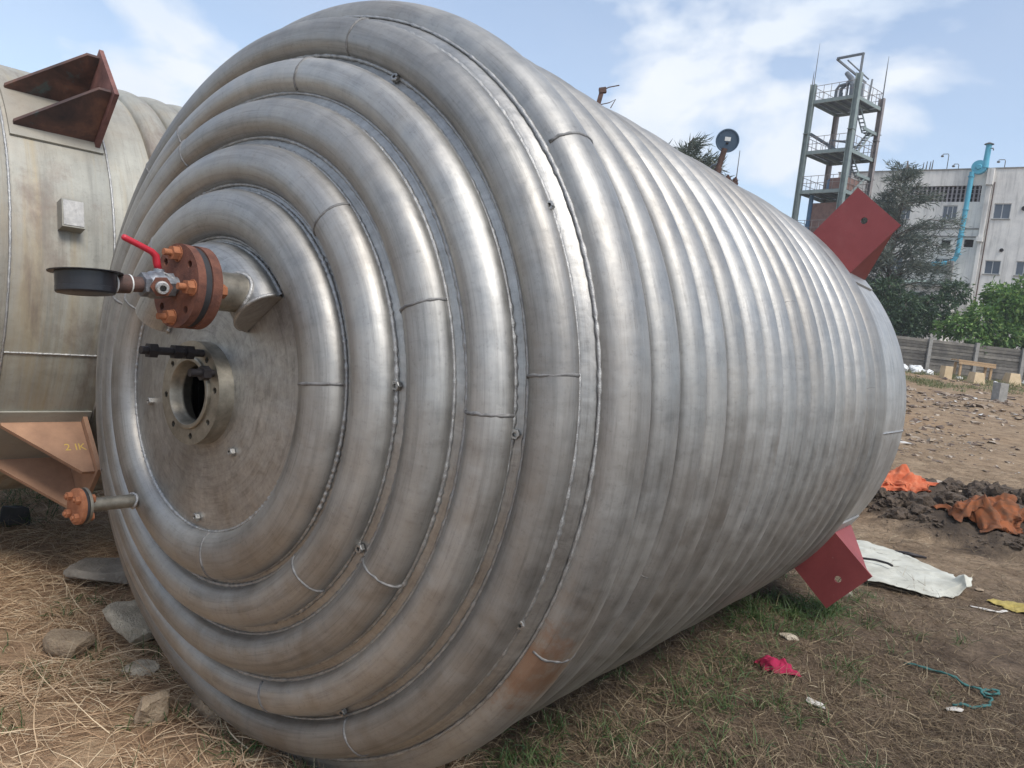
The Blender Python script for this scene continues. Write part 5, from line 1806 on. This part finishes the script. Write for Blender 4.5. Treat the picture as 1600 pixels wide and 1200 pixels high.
n = 9000
mx_ = RNG.uniform(3.4, 8.4, n); my_ = RNG.uniform(6.6, 10.9, n)
mv = mound(mx_, my_)
oc = np.minimum(np.hypot(mx_ - 4.84, my_ - 9.42) / 0.55, np.hypot(mx_ - 5.02, my_ - 7.98) / 0.5)
keep = (mv > 0.03 + 0.05 * RNG.random(n)) & (oc > 0.9)
mx_, my_ = mx_[keep], my_[keep]
sz = 0.007 + 0.028 * RNG.random(len(mx_)) ** 4
scatter_lumps('soil_crumbs', np.stack([mx_, my_, gz(mx_, my_) + sz * 0.2], -1), sz, MAT['clod'], 5, 1, 0.6, 0.8, 30)
n = 1500
mx_ = RNG.uniform(3.6, 8.2, n); my_ = RNG.uniform(6.8, 10.7, n)
mv = mound(mx_, my_)
oc = np.minimum(np.hypot(mx_ - 4.84, my_ - 9.42) / 0.6, np.hypot(mx_ - 5.02, my_ - 7.98) / 0.55)
keep = (mv > 0.05 + 0.05 * RNG.random(n)) & (oc > 1.0)
mx_, my_ = mx_[keep], my_[keep]
sz = 0.03 + 0.10 * RNG.random(len(mx_)) ** 3
scatter_lumps('dug_soil_clods', np.stack([mx_, my_, gz(mx_, my_) + sz * 0.15], -1), sz, MAT['clod'], 6, 3, 0.42, 0.75, 40, 5, 2.6)

n = 11000
ry = 9.5 + 30 * RNG.random(n) ** 1.25
rx = ry * RNG.uniform(0.42, 0.78, n) + RNG.normal(0, 0.5, n)
dens = np.clip(0.10 + 0.75 * fbm(rx * 0.4, ry * 0.4, 0, 3, 61) + 0.9 * np.exp(-((rx - 14.5) / 5) ** 2 - ((ry - 25) / 4) ** 2), 0, 1)
k = RNG.random(n) < dens
rx, ry = rx[k], ry[k]
sz = (0.006 + 0.06 * RNG.random(len(rx)) ** 6) * (0.6 + ry / 16)
scatter_lumps('rubble_litter', np.stack([rx, ry, gz(rx, ry) + sz * 0.1], -1), sz, MAT['rubble'], 15, 1, 0.9, 0.4, 25)


def blades(name, x, y, length, width, az, lift, curl, mat, seed, segs=3, zoff=0.0):
    """thin ribbons: straws lying on the ground or grass blades; lift = slope angle at the root, curl = change along the blade"""
    rg = np.random.default_rng(seed)
    n = len(x)
    p = np.stack([x, y, gz(x, y) + zoff], -1)
    d2_ = np.stack([np.cos(az), np.sin(az)], -1)
    side_ = np.stack([-np.sin(az), np.cos(az), np.zeros(n)], -1)
    roll = rg.normal(0, 0.6, n)
    side_ = side_ * np.cos(roll)[:, None] + np.array([0, 0, 1.0]) * np.sin(roll)[:, None]
    V = []
    el = lift.copy()
    bend = rg.normal(0, 0.18, n)
    azc = az.copy()
    for s in range(segs + 1):
        w = width * (1 - 0.75 * (s / segs) ** 1.5)
        V.append(p - side_ * (w / 2)[:, None]); V.append(p + side_ * (w / 2)[:, None])
        st = (length / segs)[:, None]
        p = p + st * np.stack([np.cos(azc) * np.cos(el), np.sin(azc) * np.cos(el), np.sin(el)], -1)
        el = el + curl; azc = azc + bend
    V = np.stack(V, 1)
    if zoff >= 0:
        gzv = gz(V[:, :, 0].ravel(), V[:, :, 1].ravel()).reshape(V.shape[:2])
        V[:, :, 2] = np.maximum(V[:, :, 2], gzv + 0.001 + 0.004 * rg.random((n, 1)))
    m_ = V.shape[1]
    i = np.arange(n)[:, None] * m_
    f = np.concatenate([i + np.array([2 * s, 2 * s + 1, 2 * s + 3, 2 * s + 2]) for s in range(segs)], 1).reshape(-1, 4)
    o = np_mesh(name, V.reshape(-1, 3), f, mat, None, np.zeros(3), True)
    o['kind'] = 'stuff'
    return o


def left_region(n, rg):
    t = rg.random(n)
    y = 2.1 + 6.5 * t ** 1.9
    x = -y * rg.uniform(-0.02, 0.80, n) - 0.1
    return x, y


# straw litter, foreground left
rg = np.random.default_rng(101)
x_, y_ = left_region(150000, rg)
d = fbm(x_ * 1.2, y_ * 1.2, 0, 3, 81)
k = rg.random(len(x_)) < np.clip(0.62 + 0.75 * d, 0.08, 1)
x_, y_ = x_[k], y_[k]
n = len(x_)
base_az = 0.5 + 1.6 * fbm(x_ * 0.7, y_ * 0.7, 3, 2, 83)
# most of it matted into trampled bundles that share a direction
nc = 2600
ci = rg.integers(0, nc, n)
pick = rg.integers(0, n, nc)
ccx, ccy, caz = x_[pick], y_[pick], rg.uniform(0, 3.14, nc)
bund = rg.random(n) < 0.62
spr = 0.03 + 0.05 * rg.random(nc)[ci]
x_ = np.where(bund, ccx[ci] + rg.normal(0, 1, n) * spr, x_)
y_ = np.where(bund, ccy[ci] + rg.normal(0, 1, n) * spr, y_)
base_az = np.where(bund, caz[ci] - rg.normal(0, 0.35, n), base_az)
L = 0.05 + 0.22 * rg.random(n) ** 1.8
blades('straw_litter', x_, y_, L, 0.0018 + 0.0026 * rg.random(n), base_az + rg.normal(0, 0.85, n) * np.where(bund, 0.35, 1.0) + np.pi * (rg.random(n) > .5), np.abs(rg.normal(0.13, 0.18, n)), rg.normal(-0.12, 0.14, n), MAT['straw'], 1, 3, 0.004)
# long stalks
n = 420
x_, y_ = left_region(n, rg)
blades('straw_stalks', x_, y_, 0.2 + 0.4 * rg.random(n), 0.004 + 0.003 * rg.random(n), rg.uniform(0, 6.28, n), np.abs(rg.normal(0.12, 0.14, n)), rg.normal(-0.10, 0.08, n), MAT['straw'], 2, 5, 0.006)

# dull dead grass, right of and under the vessel
rg = np.random.default_rng(202)
n = 110000
y_ = 2.3 + 5.2 * rg.random(n) ** 1.3
x_ = rg.uniform(-0.25, 0.80, n) * y_
d = fbm(x_ * 1.1, y_ * 1.1, 4, 3, 181)
fade = np.clip(1.15 - (x_ * 0.8 - 0.35 * y_ - 0.1) / 1.6, 0.12, 1) * np.clip((6.6 - y_) / 1.4, 0.03, 1)
k = rg.random(n) < np.clip(0.55 + 0.8 * d, 0.05, 1) * fade
x_, y_ = x_[k], y_[k]
n = len(x_)
blades('dead_grass', x_, y_, 0.03 + 0.13 * rg.random(n) ** 1.8, 0.002 + 0.0026 * rg.random(n), rg.uniform(0, 6.28, n), np.abs(rg.normal(0.25, 0.3, n)), rg.normal(-0.12, 0.15, n), MAT['straw_dull'], 3, 3, 0.003)
# short litter further out
n = 30000
y_ = 3.6 + 13.9 * rg.random(n) ** 1.4
x_ = y_ * rg.uniform(0.35, 0.80, n)
k = (mound(x_, y_) < 0.02) & (rg.random(n) < np.clip(0.5 + 0.9 * fbm(x_ * 0.8, y_ * 0.8, 1, 3, 191), 0.05, 1) * np.clip((y_ - 4.4 + 0.7 * fbm(x_ * 1.1, y_ * 1.1, 6, 2, 193)) / 1.6, 0, 1))
x_, y_ = x_[k], y_[k]; n = len(x_)
blades('straw_litter', x_, y_, 0.04 + 0.14 * rg.random(n) ** 2, 0.003 + 0.003 * rg.random(n), rg.normal(0.4, 0.9, n), np.abs(rg.normal(0.08, 0.12, n)), rg.normal(-0.08, 0.1, n), MAT['straw_dull'], 4, 2, 0.003)


def tufts(name, centres, per, length, spread, mat, seed):
    rg = np.random.default_rng(seed)
    cx = np.repeat(centres[:, 0], per) + rg.normal(0, spread, len(centres) * per)
    cy = np.repeat(centres[:, 1], per) + rg.normal(0, spread, len(centres) * per)
    n = len(cx)
    sc = np.repeat(centres[:, 2], per)
    return blades(name, cx, cy, length * sc * (0.5 + 0.8 * rg.random(n)), 0.0035 + 0.0025 * rg.random(n), rg.uniform(0, 6.28, n), rg.uniform(0.5, 1.45, n), rg.uniform(-0.65, -0.1, n), mat, seed, 4, 0.0)


rg = np.random.default_rng(303)
# green tufts: right foreground, along the vessel's foot, by the left bracket and among the stones
cl = []
for (cx, cy, sx, sy, num, sc) in ((0.75, 3.35, 0.5, 0.45, 34, 0.9), (1.05, 4.1, 0.45, 0.6, 34, 0.8), (2.05, 5.2, 0.35, 0.3, 34, 1.0), (0.2, 2.75, 0.35, 0.25, 26, 0.9), (0.45, 3.0, 0.3, 0.25, 16, 0.9), (1.35, 3.9, 0.5, 0.5, 40, 0.7), (1.75, 4.9, 0.3, 0.3, 40, 1.0), (1.5, 4.7, 0.4, 0.4, 20, 0.8), (0.9, 2.8, 0.35, 0.25, 22, 0.9),
                                  (-3.6, 6.0, 0.45, 0.45, 60, 1.5), (-4.3, 6.4, 0.5, 0.4, 30, 1.5), (-1.75, 4.1, 0.35, 0.3, 14, 1.0), (-1.55, 3.95, 0.1, 0.1, 5, 1.0), (-1.45, 3.2, 0.4, 0.35, 22, 0.75), (-0.75, 2.75, 0.3, 0.2, 14, 0.9), (-1.9, 3.0, 0.3, 0.3, 8, 0.7), (2.65, 5.6, 0.12, 0.1, 6, 1.0), (2.2, 5.15, 0.14, 0.10, 22, 1.35), (2.42, 5.28, 0.12, 0.08, 10, 1.2)):
    cl += [(cx + rg.normal(0, sx), cy + rg.normal(0, sy), sc * rg.uniform(0.6, 1.2)) for _ in range(num)]
tufts('grass_tufts', np.array(cl), 16, 0.13, 0.035, MAT['grass'], 31)
# grass band along the boundary wall and round the block
cl = [(rg.uniform(17, 30), rg.uniform(31, 41), rg.uniform(0.8, 2.0)) for _ in range(900)]
cl = [c for c in cl if fbm(np.array([c[0] * 0.35]), np.array([c[1] * 0.35]), 0.0, 3, 55)[0] > 0.02 or c[1] > 39]
c_ = np.array(cl)
n = len(c_) * 14
cx = np.repeat(c_[:, 0], 14) + rg.normal(0, 0.14, n); cy = np.repeat(c_[:, 1], 14) + rg.normal(0, 0.14, n)
blades('yard_grass', cx, cy, 0.16 * np.repeat(c_[:, 2], 14) * rg.uniform(0.5, 1.2, n), 0.02 + 0.015 * rg.random(n), rg.uniform(0, 6.28, n), rg.uniform(0.6, 1.4, n), rg.uniform(-0.4, -0.1, n),
       island('yard_grass_dry', [(0, (0.09, 0.12, 0.045)), (0.6, (0.17, 0.19, 0.08)), (1.0, (0.30, 0.27, 0.14))], 0.8, 0.25), 32, 3, 0.0)

# ---------------------------------------------------------------- thin haze over the yard
hz = MB().abox(-120, 140, -40, 160, -1.2, 32).build('haze', bpy.data.materials.new('thin_haze'))
hz['kind'] = 'stuff'
hm = hz.data.materials[0]
hm.use_nodes = True
hm.node_tree.nodes.clear()
pv = hm.node_tree.nodes.new('ShaderNodeVolumePrincipled')
pv.inputs['Color'].default_value = (0.90, 0.94, 1.0, 1)
pv.inputs['Density'].default_value = 0.0009
ho = hm.node_tree.nodes.new('ShaderNodeOutputMaterial')
hm.node_tree.links.new(pv.outputs['Volume'], ho.inputs['Volume'])
